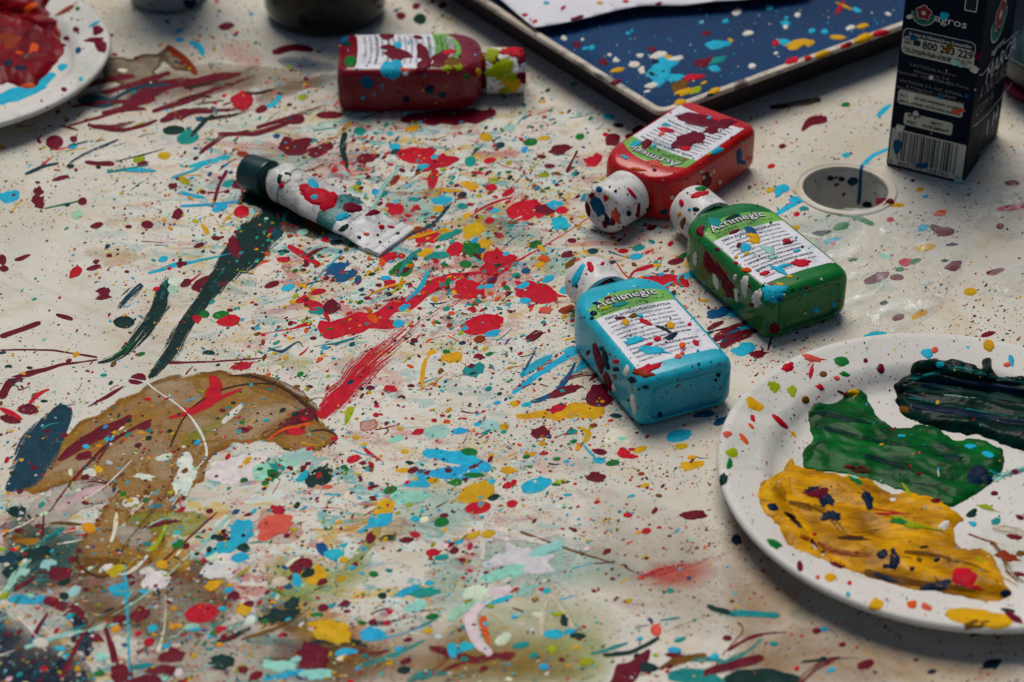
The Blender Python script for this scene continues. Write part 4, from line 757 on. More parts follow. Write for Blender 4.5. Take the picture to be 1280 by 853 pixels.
def mound(root, place, poly, base, alt, lab, h=.004, ang=.2, step=2.2, seed=0., rough=.28, fx=.012, fy=.07, edge=16.):
    ca, sa = math.cos(ang), math.sin(ang)
    def hf(d, x, y):
        if d <= 0: return -.0002
        e = min(1, d / edge); e = math.sin(e * math.pi / 2)
        wob = noise.noise(Vector((x * .02, y * .03, seed))) ; r_ = ridge(x + 14 * wob, y + 10 * wob, ca, sa, fx, fy, seed)
        big_ = noise.noise(Vector((x * .025, y * .04, seed + 5)))
        return .0003 + h * e * (.5 + .35 * big_) + .0016 * r_ * min(1, d / 5)
    def cf(d, x, y):
        t = .5 + .9 * ridge(x, y, ca, sa, fx, fy * .8, seed + 2); t = max(0, min(1, t)); q = max(0, min(1, .5 + 1.4 * noise.noise(Vector((x * .03, y * .05, seed + 8)))))
        t = t * .6 + .4 * q
        return tuple(a_ * (1 - t) + b_ * t for a_, b_ in zip(base, alt))
    mb = MB(); patch(mb, parse_pts(poly), base, step=step, hfun=hf, place=place, rag=2.2, colf=cf, seed=seed)
    m_, nt_, b_, _ = mat('wet_paint'); at = nt_.nodes.new('ShaderNodeAttribute'); at.attribute_name = 'Col'; sv_ = coord(nt_, (1, 3.5, 1)); sn_ = noi(nt_, sv_, 90, 6, .6, 1.2)
    nt_.links.new(mixc(nt_, ramp(nt_, sn_, [(.38, 0.), (.62, 1.)]), at.outputs['Color'], mixc(nt_, 1., at.outputs['Color'], (.62, .58, .5), 'MULTIPLY')), b_.inputs['Base Color']); b_.inputs['Roughness'].default_value = rough + .08; b_.inputs['Specular IOR Level'].default_value = .05; b_.inputs['Coat Weight'].default_value = .06; b_.inputs['Coat Roughness'].default_value = .15
    v_ = coord(nt_, (1, 3, 1)); bump(nt_, b_, noi(nt_, v_, 260, 5, .6, .6), .35, .0006)
    o = mb.build('paint_mound', m_, root); o['label'] = lab; return o
pp = caster([pr[1]])
M1 = mound(pr[0], pp, "948,610 962,600 975,600 985,574 1000,583 1045,592 1085,600 1110,615 1150,618 1180,632 1205,650 1196,660 1196,682 1235,690 1250,715 1264,744 1230,750 1190,744 1130,735 1080,720 1020,697 985,680 972,655 955,640", rgb(232, 168, 8, 1.), rgb(168, 112, 12, .9), 'thick mustard yellow paint', h=.0040, ang=.35, seed=1.3, fx=.015, fy=.05)
M2 = mound(pr[0], pp, "1018,505 1045,503 1060,487 1080,490 1088,508 1112,533 1135,535 1165,531 1190,549 1215,548 1242,556 1256,570 1245,598 1215,622 1184,634 1150,622 1120,612 1090,601 1055,592 1008,586 1004,566 1015,550 1010,525", rgb(4, 112, 38, 1.), rgb(1, 62, 28, .9), 'thick mid green paint', h=.0042, ang=.25, seed=5.1, fx=.014, fy=.05)
M3 = mound(pr[0], pp, "1118,480 1135,470 1140,458 1152,450 1200,452 1226,462 1230,449 1240,450 1248,470 1285,474 1320,500 1325,575 1290,566 1262,560 1240,549 1200,542 1150,530 1128,520 1119,500", rgb(2, 58, 46, .8), rgb(2, 20, 24, .7), 'thick dark green paint with brush ridges', h=.006, ang=.16, seed=9.7, fx=.008, fy=.14, edge=10)
pm = caster([pr[1], M1, M2, M3]); ST = MB()
for t in '''t .45 .35|1140,474,5 1190,462,7 1240,470,5 1290,482,4;t .45 .3|1135,497,2 1180,506,2.5 1230,516,2.5 1290,526,2;t .55 .4|1150,512,1.5 1200,524,2 1260,536,2;m .5 .3|1180,494,1 1230,500,1.2 1285,508,1;G .8 .6|1130,488,5 1200,486,7 1290,502,8;n .85 .6|1150,484,4 1210,478,5 1290,494,6;n .8 .6|1140,508,3 1200,516,4 1290,532,5
l .3 .2|1060,545,1.5 1105,562,1.5 1150,590,1.2;G .5 .4|1030,535,7 1080,548,5 1130,556,4 1180,560,3;G .5 .35|1080,570,8 1130,585,5 1180,600,4;G .7 .5|1020,515,3 1050,522,4 1090,530,3;y .5 .4|1066,498,3 1075,488,2;n .4 .3|1130,600,5 1170,606,4 1210,590,3
k .5 .35|985,628,5 1030,640,9 1060,668,7 1110,662,5;e .5 .3|1000,670,5 1060,694,9 1130,694,8 1190,716,6;k .7 .5|1080,715,5 1140,728,6 1220,738,5;l .6 .5|1105,640,3 1140,655,4 1180,664,3;r .5 .3|1090,636,2 1130,642,2.5 1170,640,1;y .95 .8|950,620,6 962,606,6 980,590,3;w .6 .4|1178,664,2 1188,656,3;k .55 .4|1130,690,4 1180,696,5 1240,716,4
m .6 .4|1240,600,6 1262,590,5 1290,582,4;m .5 .4|1190,646,10 1230,640,10 1280,630,8;t .55 .4|1236,588,3 1256,596,4 1290,584,4;l .45 .3|1225,634,4 1250,640,6 1290,650,6;k .55 .4|1236,676,3 1250,690,6 1262,715,7 1280,730,5;c .5 .4|1240,660,8 1290,668,10;e .5 .4|1210,668,2 1230,675,3 1262,684,3;y .5 .4|1250,720,3 1280,735,5;p .4 .3|1015,450,5 1000,470,4;G .5 .3|1240,548,3 1270,562,4 1300,570,4;k .35 .3|1060,520,3 1090,512,4 1130,504,3'''.replace(chr(10), ';').split(';'):
    h_, pl__ = t.split('|'); q_ = h_.split(); stroke(ST, parse_pts(pl__), COL[q_[0]], cov=(float(q_[1]) + .12, float(q_[2]) + .12), place=pm, z=.0002, cross=9, jit=.2)
o = ST.build('paint_smears', M_DRY, pr[0]); o['kind'] = 'stuff'; o['label'] = 'thin smears of paint across the plate'
pq = caster([pl_[1]])
M4 = mound(pl_[0], pq, "-80,-60 50,-60 60,10 60,20 70,28 76,45 78,68 70,80 58,98 45,108 30,112 10,106 -30,108 -80,100", rgb(150, 14, 26, 1.), rgb(95, 8, 22, 1.), 'thick wet red paint', h=.006, ang=-.3, seed=3.3, fx=.03, fy=.06)
splat_on((pl_[0], pl_[1]), "b20,118,40,8,.3,-.25 b50,103,22,7,.35,-.4 b5,124,12,7,.3 n10,120,14,2,.3,.1 b78,84,6,5,.3,-.4 R66,112,13,7,.15,-.35 R32,127,6,6,.3 R122,38,6,7,.3 R126,58,7,9,.3 R118,50,14,3,.3,-.1 e82,13,14,3,.4,-.6 b118,30,8,2,.3,-.5 B98,63,4,4 t15,145,24,7,.4,-.2 R95,37,4,4 R83,48,4,3 R77,57,5,3 g97,11,3,3 b101,99,3,3 G86,113,3,3 T122,16,6,5,.3 R80,112,4,3", 150, (0, 0, 132, 150), 'RnGTrbyR', seed=9, zz=.00012)
splat_on((pr[0], pr[1], M1, M2, M3), "g1052,452,10,6,.2 g1056,468,7,3,.3 R1101,461,5,6,.25,-.6 R1082,451,3,3 r985,459,9,5,.35,-.2 k1029,468,5,4,.05 k1007,500,5,5,.05 y1236,432,8,7,.2,.4 b1159,442,8,6,.2,.4 p1168,438,5,4,.2 p1259,456,5,3 b1264,451,4,7,.3,-.3 b1175,456,5,4,.2 p1046,473,4,3 p1015,448,14,4,.5 r1014,465,2.5,10,.4,.2 r1025,484,6,3,.5,.5 R1054,492,8,2,.3,.4 r975,527,14,3.5,.2,.75 y992,543,6,2,.2,.9 l968,484,7,7,.4 l990,489,7,6,.4,.8 l963,480,4,3 g912,580,4,7,.3 G904,600,5,9,.35,.4 l915,566,8,6,.3 p909,543,6,4,.3 o930,549,9,3,.2,.9 y943,506,12,7,.3,.6 R946,509,4,2.5 r941,523,3,5,.2,-.4 o939,533,5,2,.2,.8 y957,618,9,11,.3 g968,680,10,5,.3,.6 R1000,708,4,7,.15 y1038,722,7,6,.2,.4 r1062,729,3,3 R1047,706,10,4,.2,.3 p1022,722,3,3 o1140,756,7,5,.3,.5 y1154,747,6,4 p1158,759,8,4,.3,.4 y1095,756,9,8,.4 y1093,730,4,6,.3 b1060,743,2.5,4,.2 y1215,771,34,11,.12,.1 y1240,776,28,10,.15,.1 k1225,778,24,6,.4 G1260,763,9,2.5,.3 R1267,772,13,5,.2,.5 g1255,773,1,1 R1268,671,10,4,.15,.1 b1216,655,6,3,.3 t1245,652,7,4,.4,-.3 R1275,647,6,3 R1243,617,5,3,.2 G1215,642,7,5,.4 l1232,634,10,3,.4 e1258,696,12,7,.5 R1268,590,7,4 k1276,692,6,4,.4 R1274,718,8,3,.3 R1246,727,1,1 g1238,634,1,1 R1016,615,1,1", 1100, (898, 420, 1280, 790), 'RgrybrGlpp', seed=10, smax=1.6, zz=.00012)
splat_on((pr[0], M1, M2, M3), "R1024,617,12,9,.5 n1033,625,10,7,.5,.9 n1015,612,8,4,.5 q998,655,9,5,.4 n1039,645,11,7,.5 q1066,673,22,2.6,.3,.05 R1048,606,1,1 n1103,693,7,6,.5 n1118,700,7,12,.45,-.2 n1108,708,5,3,.4 n1170,733,20,7,.35,-.05 n1105,722,24,4,.35,.3 r1205,722,17,12,.3 r1215,734,14,3,.5,.2 n1257,742,6,6,.4 R1071,691,3,2 R1048,707,8,3,.2 n1171,700,4,3,.3 k1149,700,4,3 n1140,711,3,3 n966,634,7,5,.4 r1018,668,3,2 g1125,652,12,4,.4,.2 l1140,658,14,3,.5,.2 r1110,643,14,2,.4,.05 w1180,656,8,4,.2,-.5 q1076,589,10,4,.4 n1085,625,7,11,.4,-.3 g1070,601,10,3,.4,.4 m1068,597,6,2,.3 q1155,684,6,2 l1225,700,6,2,.3,.8", 30, (950, 590, 1250, 745), 'nRqk', seed=11, zz=.00012)
splat_on((pr[0], M1, M2, M3), "R1062,584,8,2.5,.3,.05 R1078,585,6,2,.3 b1127,545,5,1.5,.3 b1235,568,8,3.5,.1 b1213,558,7,3,.3 b1173,587,2,2 w1173,592,1.5,4 y1102,556,3,1.5 n1222,594,13,13,.2 n1234,600,10,6,.4,.5 R1170,626,7,3,.2 R1148,593,3,2 b1175,456,5,4,.2 k1130,512,7,4,.3 y1172,503,3,2.5 y1067,490,8,3,.5 G1190,572,18,3,.5,.1 l1133,612,2,11,.3,-.6 R1115,537,2,2", 20, (1010, 455, 1270, 620), 'nGbty', seed=12, zz=.00012)
splat_on((pl_[0], M4), "o40,60,3,7,.4,.5 o43,60,6,4,.4 o24,66,5,2,.3 p46,58,2,3 o35,108,9,4,.5 e12,50,12,10,.5 n26,85,9,3,.2,.1 n10,79,5,5,.3 o38,10,9,5,.5 R60,35,6,9,.4", 10, (0, 0, 75, 100), 'oRn', seed=13, zz=.00012)
# ================================================================ TRAY + PAPER
c0_ = P(825, 143, .021); c1_ = P(575, 0, .021); c2_ = P(1125, 45, .021)
ux = (c2_ - c0_).normalized(); uy = (c1_ - c0_); uy -= ux * uy.dot(ux); uy.normalize()
# rotate the pair halfway so both traced edges are followed
corr = math.radians(2.8); Rm = Matrix.Rotation(corr, 3, 'Z'); ux = Rm @ ux; uy = Rm @ uy
TW, TH = .42, .32
tray = tag(empty('paint_tray', (c0_.x, c0_.y, 0), math.atan2(ux.y, ux.x)), 'deep blue rectangular tray with cream rim, partly under white paper', 'tray')
TR = Matrix.Translation((c0_.x, c0_.y, 0)) @ Matrix.Rotation(math.atan2(ux.y, ux.x), 4, 'Z')
M_TRAYB = simple('tray_blue', (.002, .030, .095), .5, .3, 14, .2, specks=[(130, .18, .15, ['B', 'R', 'B', 'q', 'n']), (320, .2, .14, ['b', 'w', 'R'])], spec=.1)
M_TRAYC = simple('tray_cream', (.52, .45, .36), .45, .2, 60, .2, dirt=((.05, .03, .025), .9), specks=[(200, .3, .35, ['y', 'R', 'r', 'k', 'b'])])
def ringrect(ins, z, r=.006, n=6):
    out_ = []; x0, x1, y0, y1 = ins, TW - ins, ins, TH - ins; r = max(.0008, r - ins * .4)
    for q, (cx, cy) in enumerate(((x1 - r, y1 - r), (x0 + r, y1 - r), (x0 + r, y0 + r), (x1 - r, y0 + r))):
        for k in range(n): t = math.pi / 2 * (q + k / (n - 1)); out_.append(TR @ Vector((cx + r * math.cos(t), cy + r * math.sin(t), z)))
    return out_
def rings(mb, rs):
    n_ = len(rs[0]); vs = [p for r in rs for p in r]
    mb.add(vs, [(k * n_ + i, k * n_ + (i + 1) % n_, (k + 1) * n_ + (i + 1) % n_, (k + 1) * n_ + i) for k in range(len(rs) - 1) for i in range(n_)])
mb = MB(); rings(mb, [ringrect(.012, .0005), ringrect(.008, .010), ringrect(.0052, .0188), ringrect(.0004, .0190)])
mb.build('tray_wall', simple('tray_wall_shaded', (.035, .028, .03), .5, .3, 60, .2), tray, angle=40)  # shade below the lip is put into the wall's dark colour
mb = MB(); rings(mb, [ringrect(.0006, .0188), ringrect(.0, .0190), ringrect(-.0001, .0196), ringrect(.0, .0205), ringrect(.0006, .0212), ringrect(.0032, .0212), ringrect(.0046, .0206)])
rim = mb.build('tray_rim', M_TRAYC, tray, angle=40)
mb = MB(); rings(mb, [ringrect(.0046, .0206), ringrect(.0052, .0192), ringrect(.009, .0182), ringrect(.02, .0180)]); mb.add(ringrect(.02, .0180), [tuple(range(24))])
floor_ = mb.build('tray_floor', M_TRAYB, tray, angle=40)
splat_on((tray, rim, floor_), "w823,69,11,4,.3,-.3 w843,74,12,3,.4,-.2 w793,81,7,4,.1 w815,107,10,3,.3,-.15 w809,115,5,1.5 b828,85,20,12,.4 b826,99,12,7,.4 b845,98,10,5,.4 y835,72,6,3,.2 n820,78,5,3 G815,93,5,3 n829,90,4,2.5 n822,96,4,2.5 b897,56,17,5,.3,-.12 y913,51,4,2 w921,15,7,4,.15 w935,42,7,3,.15,-.2 w940,83,5,3,.2 w705,48,4,3,.1 w728,72,5,3,.1 w728,50,2,2 y772,88,9,3,.3 k850,108,11,8,.5 y855,115,12,4,.4,-.4 r866,97,14,4,.4,-.1 R880,78,14,5,.5 t895,76,14,4,.5 b893,86,8,4,.3 l870,113,8,4,.4 b740,60,4,3 b732,61,5,2 b785,42,3,2 b790,39,2,2 b907,27,4,3 b876,29,3,2 w878,28,1.5,1.5 R883,42,6,3 R815,62,6,3 R830,158,1,1 y880,104,4,2 b971,15,1,1 b983,23,3,2 w982,34,3,3 w997,19,4,3 b982,30,6,4,.4 b1015,39,5,3 b1031,40,5,3 w1063,35,6,3 y1078,33,8,3,.2,-.2 b1071,13,6,3,.2 w1110,18,4,2 r1050,10,2.5,11,.3,.6 y1055,8,12,1.5,.3,.4 b980,53,9,4,.3 y999,55,16,6,.4,-.1 y1010,55,6,3,.4 r970,54,6,3,.4,-.4 y1047,47,10,3,.3 w970,67,3,2 b962,10,5,3 y850,128,7,4,.2,-.3 y893,114,8,4,.3,-.3 G888,119,5,2 r990,76,10,4,.3,-.3 y1028,68,10,4,.3,-.3 y1080,48,14,5,.3,-.3 r1100,42,12,4,.3,-.2 R1060,56,5,3 y835,131,3,2 r1010,73,5,3 b900,109,4,2 r1058,57,8,3,.3,-.3 y756,71,1,1 w771,76,4,2,.4 w769,75,3,3,.4 w802,88,5,4,.5 w800,70,4,3,.5 w762,69,3,2 R721,56,5,4 R754,78,6,4 R770,103,8,3,.3", 900, (600, 0, 1125, 140), 'BRbwnqkBb', seed=14, smax=1.2)
# sheet of paper on the tray
edge_ = [(575, -60), (605, -22), (625, 2), (645, 20), (668, 38), (700, 33), (748, 22), (800, 11), (850, 9), (900, 5), (960, 0), (1010, -8), (1040, -60)]
mb = MB(); 
def php(x, y): q = P(x, y, .0222); return q
def p_h(d, x, y): return 0.
def p_place(x, y, h):
    q = P(x, y, .0225); q.z += .0016 + .0014 * noise.noise(Vector((x * .02, y * .03, 1))) ; return q
patch(mb, edge_, (.6, .6, .6), step=6, place=p_place, rag=.4, smooth=False, hfun=lambda d, x, y: 0)
M_PAPER = simple('white_paper', (.60, .58, .62), .7, .05, 60, .1, specks=[(200, .25, .3, ['r', 'R', 'y', 'b', 'p']), (80, .2, .25, ['r', 'y', 'R', 'p'])])
n0 = len(mb.v); mb2 = MB(); mb2.v = list(mb.v); 
paper = mb.build('paper_sheet', M_PAPER, None, origin=tuple(P(760, 10, .0225)))
sol = paper.modifiers.new('thick', 'SOLIDIFY'); sol.thickness = .0003
tag(paper, 'white sheet of paper with small red and yellow spots lying on the blue tray', 'paper')
splat_on((paper, paper), "y815,8,10,3,.3 B797,10,6,3,.3 R722,23,9,2.5,.2,-.3 p700,32,16,1.5,.3,-.25 p740,28,10,2,.2,-.3 r704,10,4,2,.2,-.5 r656,19,4,2 r669,27,3,2 b683,4,4,2 y766,15,6,3,.3 y750,4,4,2 R823,5,5,2 r782,2,4,2 p668,27,4,2 R718,24,5,2", 30, (630, 0, 960, 38), 'ryRpb', seed=15)
# ================================================================ CARTON
K0, K1, K2 = P(1107, 207), P(1203, 231), P(1256, 170)
fu = (K1 - K0).normalized(); fv = Vector((0, 0, 1)); su = Vector((-fu.y, fu.x, 0)); 
if su.dot(K2 - K1) < 0: su = -su
WC, DC, HC = (K1 - K0).length, (K2 - K1).length * 1.0, .128
cart = tag(empty('drink_carton', ((K0 + K1) / 2 + su * DC / 2), math.atan2(fu.y, fu.x)), 'tall dark navy drink carton with barcode and white print standing at the upper right', 'carton')
M_CART = simple('carton_navy', (.002, .006, .015), .5, .3, 80, .1, specks=[(160, .14, .18, ['R', 'B', 'n', 'T']), (60, .1, .12, ['B', 'R', 'w'])], spec=.05)
mb = MB()
def cpt(u, w, z): return K0 + fu * u + su * w + Vector((0, 0, z))
bv = .0009
pf = [(bv, 0), (WC - bv, 0), (WC, bv), (WC, DC - bv), (WC - bv, DC), (bv, DC), (0, DC - bv), (0, bv)]
zs = [(0, .0008), (.0008, 0), (HC - .0008, 0), (HC, .0008)]; vs = []
for z, i_ in zs:
    for (u, w) in pf: vs.append(cpt(WC / 2 + (u - WC / 2) * (1 - i_ / WC * 2), DC / 2 + (w - DC / 2) * (1 - i_ / DC * 2), z))
mb.add(vs, [(k * 8 + i, k * 8 + (i + 1) % 8, (k + 1) * 8 + (i + 1) % 8, (k + 1) * 8 + i) for k in range(3) for i in range(8)] + [tuple(range(24, 32)), tuple(range(7, -1, -1))])
cbody = mb.build('carton_body', M_CART, cart, angle=40)
mb = MB(); vs = [cpt(u, w, z) for u, w, z in ((0, DC * .5 - .001, HC - .0002), (WC, DC * .5 - .001, HC - .0002), (WC, DC * .5 + .001, HC - .0002), (0, DC * .5 + .001, HC - .0002), (0, DC * .5 - .0006, HC + .007), (WC, DC * .5 - .0006, HC + .007), (WC, DC * .5 + .0006, HC + .007), (0, DC * .5 + .0006, HC + .007))]
mb.add(vs, [(0, 1, 5, 4), (1, 2, 6, 5), (2, 3, 7, 6), (3, 0, 4, 7), (4, 5, 6, 7)]); mb.build('seal_fin', M_CART, cart, smooth=False)
def face_uv(side):
    o_, uu = (K0, fu) if side == 'f' else (K1, su)
    nrm = uu.cross(Vector((0, 0, 1)))
    def inv(px, py):
        d = ray(px, py); t = (o_ - EYE).dot(nrm) / d.dot(nrm); X = EYE + d * t; return (X - o_).dot(uu), X.z
    outw = -su if side == 'f' else fu
    def fwd(lift): return lambda u, v_: o_ + uu * u + Vector((0, 0, v_)) + outw * lift
    return inv, fwd
invf, fwf = face_uv('f'); invs, fws = face_uv('s')
M_CREAM = flat('carton_cream', (.50, .49, .40)); M_CRIM = flat('flower_crimson', (.20, .012, .03)); M_LEAF = flat('leaf_green', (.01, .13, .09)); M_DIM = flat('faded_print', (.26, .24, .24)); M_NAVY = flat('navy_print', (.005, .014, .030))
art = MB(); AM = [M_CREAM, M_NAVY, M_DIM, M_CRIM, M_LEAF, M_WINK]
def rr_(fwd, u0, v0, u1, v1, r, mi, lift):
    f = fwd(lift); pts = []
    for q, (cx, cy) in enumerate(((u1 - r, v1 - r), (u0 + r, v1 - r), (u0 + r, v0 + r), (u1 - r, v0 + r))):
        for k in range(6): t = math.pi / 2 * (q + k / 5); pts.append(f(cx + r * math.cos(t), cy + r * math.sin(t)))
    art.add(pts, [tuple(range(24))], mi=mi)
def tline(fwd, inv, s, p0, p1, h, mi, lift=.0003, bold=.01):
    a = inv(*p0); b_ = inv(*p1); d = Vector((b_[0] - a[0], b_[1] - a[1])); L = d.length; d.normalize(); f = fwd(lift)
    def g(u, v_): return f(a[0] + d.x * u - d.y * v_, a[1] + d.y * u + d.x * v_)
    put_text(art, s, g, 0, 0, h, L, bold=bold, mi=mi)
ub, vt = invf(1217, 53); ua, vb = invf(1124, 66); vt2 = invf(1125, 33)[1]; vb2 = invf(1215, 86)[1]
V1, V0 = (vt + vt2) / 2, (vb + vb2) / 2 ; U0, U1 = .0012, WC - .0025
rr_(fwf, U0, V0, U1, V1, .0028, 5, .00012); rr_(fwf, U0 + .0003, V0 + .0003, U1 - .0003, V1 - .0003, .0026, 1, .00018)
rr_(fwf, U0 + .0003, V0 + .0003, U1 - .0003, V1 - .0042, .0024, 0, .00024)
def trow(s, v_, u0, u1, h, mi, bold=.01): put_text(art, s, fwf(.0003), u0, v_, h, u1 - u0, bold=bold, mi=mi)
trow('Serviço de Informação ao Consumidor', V1 - .0033, U0 + .003, U1 - .002, .0017, 5)
trow('NÚ-', V1 - .0063, U0 + .001, U0 + .005, .0014, 1, .03); trow('MERO', V1 - .0082, U0 + .001, U0 + .005, .0014, 1, .03); rr_(fwf, U0 + .0055, V1 - .0082, U0 + .0092, V1 - .0052, .0008, 1, .0003)
trow('800 203 229', V1 - .0088, U0 + .0100, U1 - .0008, .0040, 1, .035)
vv = V1 - .0112; hb = (vv - V0) / 3.1
trow('Dias úteis das 9h às 13h e das 14h às 18h', vv, U0 + .0008, U1 - .0008, .0015, 1, .02)
trow('(atendimento directo)', vv - hb, U0 + .0085, U1 - .009, .0015, 1, .02); trow('APARTADO 1586 - 4106-001 PORTO', vv - 2 * hb, U0 + .002, U1 - .003, .0015, 1, .02)
# flower and name
fc = invf(1155, 16)
def flower(fwd, u, v_, r, k=1.):
    f = fwd(.00015); 
    def disc(cx, cy, rr, mi, f2, n=18): art.add([f2(cx + rr * k * math.cos(2 * math.pi * i / n), cy + rr * math.sin(2 * math.pi * i / n)) for i in range(n)], [tuple(range(n))], mi=mi)
    def leaf(rad, mi, lift):
        f2 = fwd(lift); pts = []
        for i in range(15): t = math.pi * (1.0 + i / 14); pts.append(f2(u + rad * k * math.cos(t), v_ - r * .15 + rad * math.sin(t)))
        for i in range(15): t = math.pi * (2.0 - i / 14); pts.append(f2(u + rad * .72 * k * math.cos(t), v_ + rad * .78 * math.sin(t)))
        art.add(pts, [(i, i + 1, 28 - i, 29 - i) for i in range(14)], mi=mi)
    leaf(r * 1.5, 5, .00014); leaf(r * 1.42, 4, .0002)
    for i in range(5): t = math.pi / 2 + i * 2 * math.pi / 5; disc(u + r * .55 * k * math.cos(t), v_ + r * .55 * math.sin(t), r * .47, 5, fwd(.00024 + i * 1e-6))
    for i in range(5): t = math.pi / 2 + i * 2 * math.pi / 5; disc(u + r * .55 * k * math.cos(t), v_ + r * .55 * math.sin(t), r * .40, 3, fwd(.00030 + i * 1e-6))
    disc(u, v_, r * .5, 3, fwd(.00036)); disc(u, v_, r * .27, 0, fwd(.0004))
flower(fwf, fc[0], fc[1], .0040)
tline(fwf, invf, 'agros', (1168, 26), (1208, 36), .0042, 5, bold=.0)
rr_(fwf, WC - .0105, invf(1213, 12)[1] - .001, WC - .0045, invf(1213, 12)[1] + .008, .0005, 0, .00018)
rr_(fwf, WC - .0100, invf(1213, 12)[1] - .0004, WC - .0050, invf(1213, 12)[1] + .008, .0005, 1, .00024)
for s, a, b_, mi in (('LACTOGAL Produtos', (1138, 82), (1195, 96), 2), ('Alimentares, S.A.', (1142, 90), (1188, 101), 2), ('Apartado 1570 4508-802 Porto', (1121, 90), (1211, 112), 2), ('LACTOGAL S.A. SUC. ESPAÑA', (1124, 101), (1203, 121), 2), ('A Pontenova - Andrade', (1132, 109), (1195, 124), 2), ('Ribadavia Mostoirense - Coruñal', (1121, 110), (1205, 131), 2)):
    tline(fwf, invf, s, a, b_, .0016, mi, bold=-.004)
a_ = invf(1121, 116); b__ = invf(1204, 145)
rr_(fwf, .0022, (a_[1] + b__[1]) / 2 - .0033, WC - .0045, (a_[1] + b__[1]) / 2 + .0033 + .001, .0016, 0, .0002); vm = (a_[1] + b__[1]) / 2
trow('Ao comprar esta embalagem, contribui', vm + .0008, .003, WC - .0055, .0017, 1, .02); trow('para a proteção das florestas mundiais.', vm - .0022, .003, WC - .0055, .0017, 1, .02)
v1_ = invf(1132, 140)[1]; v0_ = invf(1187, 169)[1]
rr_(fwf, .0065, v0_, WC - .0085, v1_, .0014, 0, .0002); hgt = v1_ - v0_
trow('MISTO', v1_ - .0032, .0200, .0262, .0017, 1, .02); trow('Cartão', v1_ - .0056, .0200, .0262, .0017, 1, .01); trow('FSC® C014047', v0_ + .0010, .0158, WC - .0098, .0017, 1, .02); trow('FSC', v0_ + .0010, .0082, .0132, .0017, 1, .03)
f3 = fwf(.0003); tu, tv = .0112, v0_ + .0042   # tick-and-tree mark
art.add([f3(tu + x, tv + y) for x, y in ((-.0030, .0018), (-.0018, .0000), (-.0004, .0046), (-.0009, .0046), (-.0018, .0012), (-.0025, .0022))], [(0, 1, 5), (1, 4, 5), (1, 2, 3, 4)], mi=1)
for sc_, mi, lf in ((1., 1, .00030), (.68, 0, .00036)):
    f4 = fwf(lf); art.add([f4(tu + .0009 + x * sc_, tv + .003 + (y - .003) * sc_) for x, y in ((-.0020, .0012), (.0022, .0012), (.0026, .0022), (.0014, .0048), (0, .0056), (-.0013, .0048), (-.0024, .0022))], [(0, 1, 2, 3, 4, 5, 6)], mi=mi)
art.add([f3(tu + .0009 + x, tv + y) for x, y in ((-.0004, -.0002), (.0004, -.0002), (.0004, .0014), (-.0004, .0014))], [(0, 1, 2, 3)], mi=1)
# barcode
bt = (invf(1112, 158)[1] + invf(1206, 182)[1]) / 2
rr_(fwf, .0012, .0018, WC - .0006, bt, .0005, 0, .0002)
pat = '101' + '0001101011000100110010110011001001101110010010' [:42] + '01010' + '110011011100101010000110011010111001010000' + '101'
u = .0050; du = (WC - .0050 - .0046) / len(pat); f5 = fwf(.00028)
i = 0
while i < len(pat):
    if pat[i] == '1':
        j = i
        while j < len(pat) and pat[j] == '1': j += 1
        lo = .0050; art.add([f5(u + i * du, lo), f5(u + j * du, lo), f5(u + j * du, bt - .0008), f5(u + i * du, bt - .0008)], [(0, 1, 2, 3)], mi=1); i = j
    else: i += 1
trow('5', .0024, .0016, .0034, .0021, 1, .01); trow('601192', .0024, .0060, LWH, .0021, 1, .01); trow('103101', .0024, .0200, .0315, .0021, 1, .01); trow('>', .0024, WC - .0042, WC - .0022, .0021, 1, .01)
# right-hand face
fs_ = invs(1250, 18); flower(fws, fs_[0], fs_[1], .0085, 1.)
tline(fws, invs, 'agros', (1238, 71), (1254, 54), .0040, 5, bold=.0)
tline(fws, invs, 'MARCA', (1230, 107), (1268, 62), .0095, 5, bold=-.012); tline(fws, invs, 'A NATUREZA', (1222, 128), (1265, 86), .0078, 2, bold=-.01); tline(fws, invs, 'COM A', (1218, 148), (1240, 124), .0055, 2, bold=-.01)
tline(fws, invs, '1 H', (1230, 172), (1245, 150), .0090, 5, bold=0.); tline(fws, invs, '200 ml', (1222, 200), (1247, 172), .0035, 2)
def pline(pts, w, mi):
    f = fws(.0003); q = [invs(*p) for p in pts]
    for (a, b_) in zip(q, q[1:]):
        d = Vector((b_[0] - a[0], b_[1] - a[1])); d.normalize(); n_ = Vector((-d.y, d.x)) * w
        art.add([f(a[0] + n_.x, a[1] + n_.y), f(a[0] - n_.x, a[1] - n_.y), f(b_[0] - n_.x, b_[1] - n_.y), f(b_[0] + n_.x, b_[1] + n_.y)], [(0, 1, 2, 3)], mi=mi)
pline([(1223, 94), (1228, 93), (1236, 82), (1242, 72)], .0002, 5); pline([(1254, 55), (1262, 48), (1272, 39)], .0002, 5); pline([(1216, 158), (1222, 154), (1236, 140), (1252, 120), (1265, 103)], .0002, 5)
art.build('printed_design', AM, cbody, smooth=False)
art = None
splat_on((cart, cbody), "w1218,87,6,4,.35,.4 m1195,78,8,5,.4,.5 B1142,47,6,4,.4 b1180,20,5,6,.3 w1139,122,5,7,.3 w1125,160,5,5,.35,.8 B1122,183,6,10,.45 B1153,207,8,4,.4 c1133,123,3,3 B1177,121,4,4 B1208,120,3,3 p1197,139,8,4,.4 m1198,228,6,4,.3 w1137,21,4,3,.2 w1164,97,3,3 R1222,70,5,4,.3 k1186,60,7,4,.3,-.6", 25, (1108, 0, 1270, 230), 'BRwTk', seed=16)
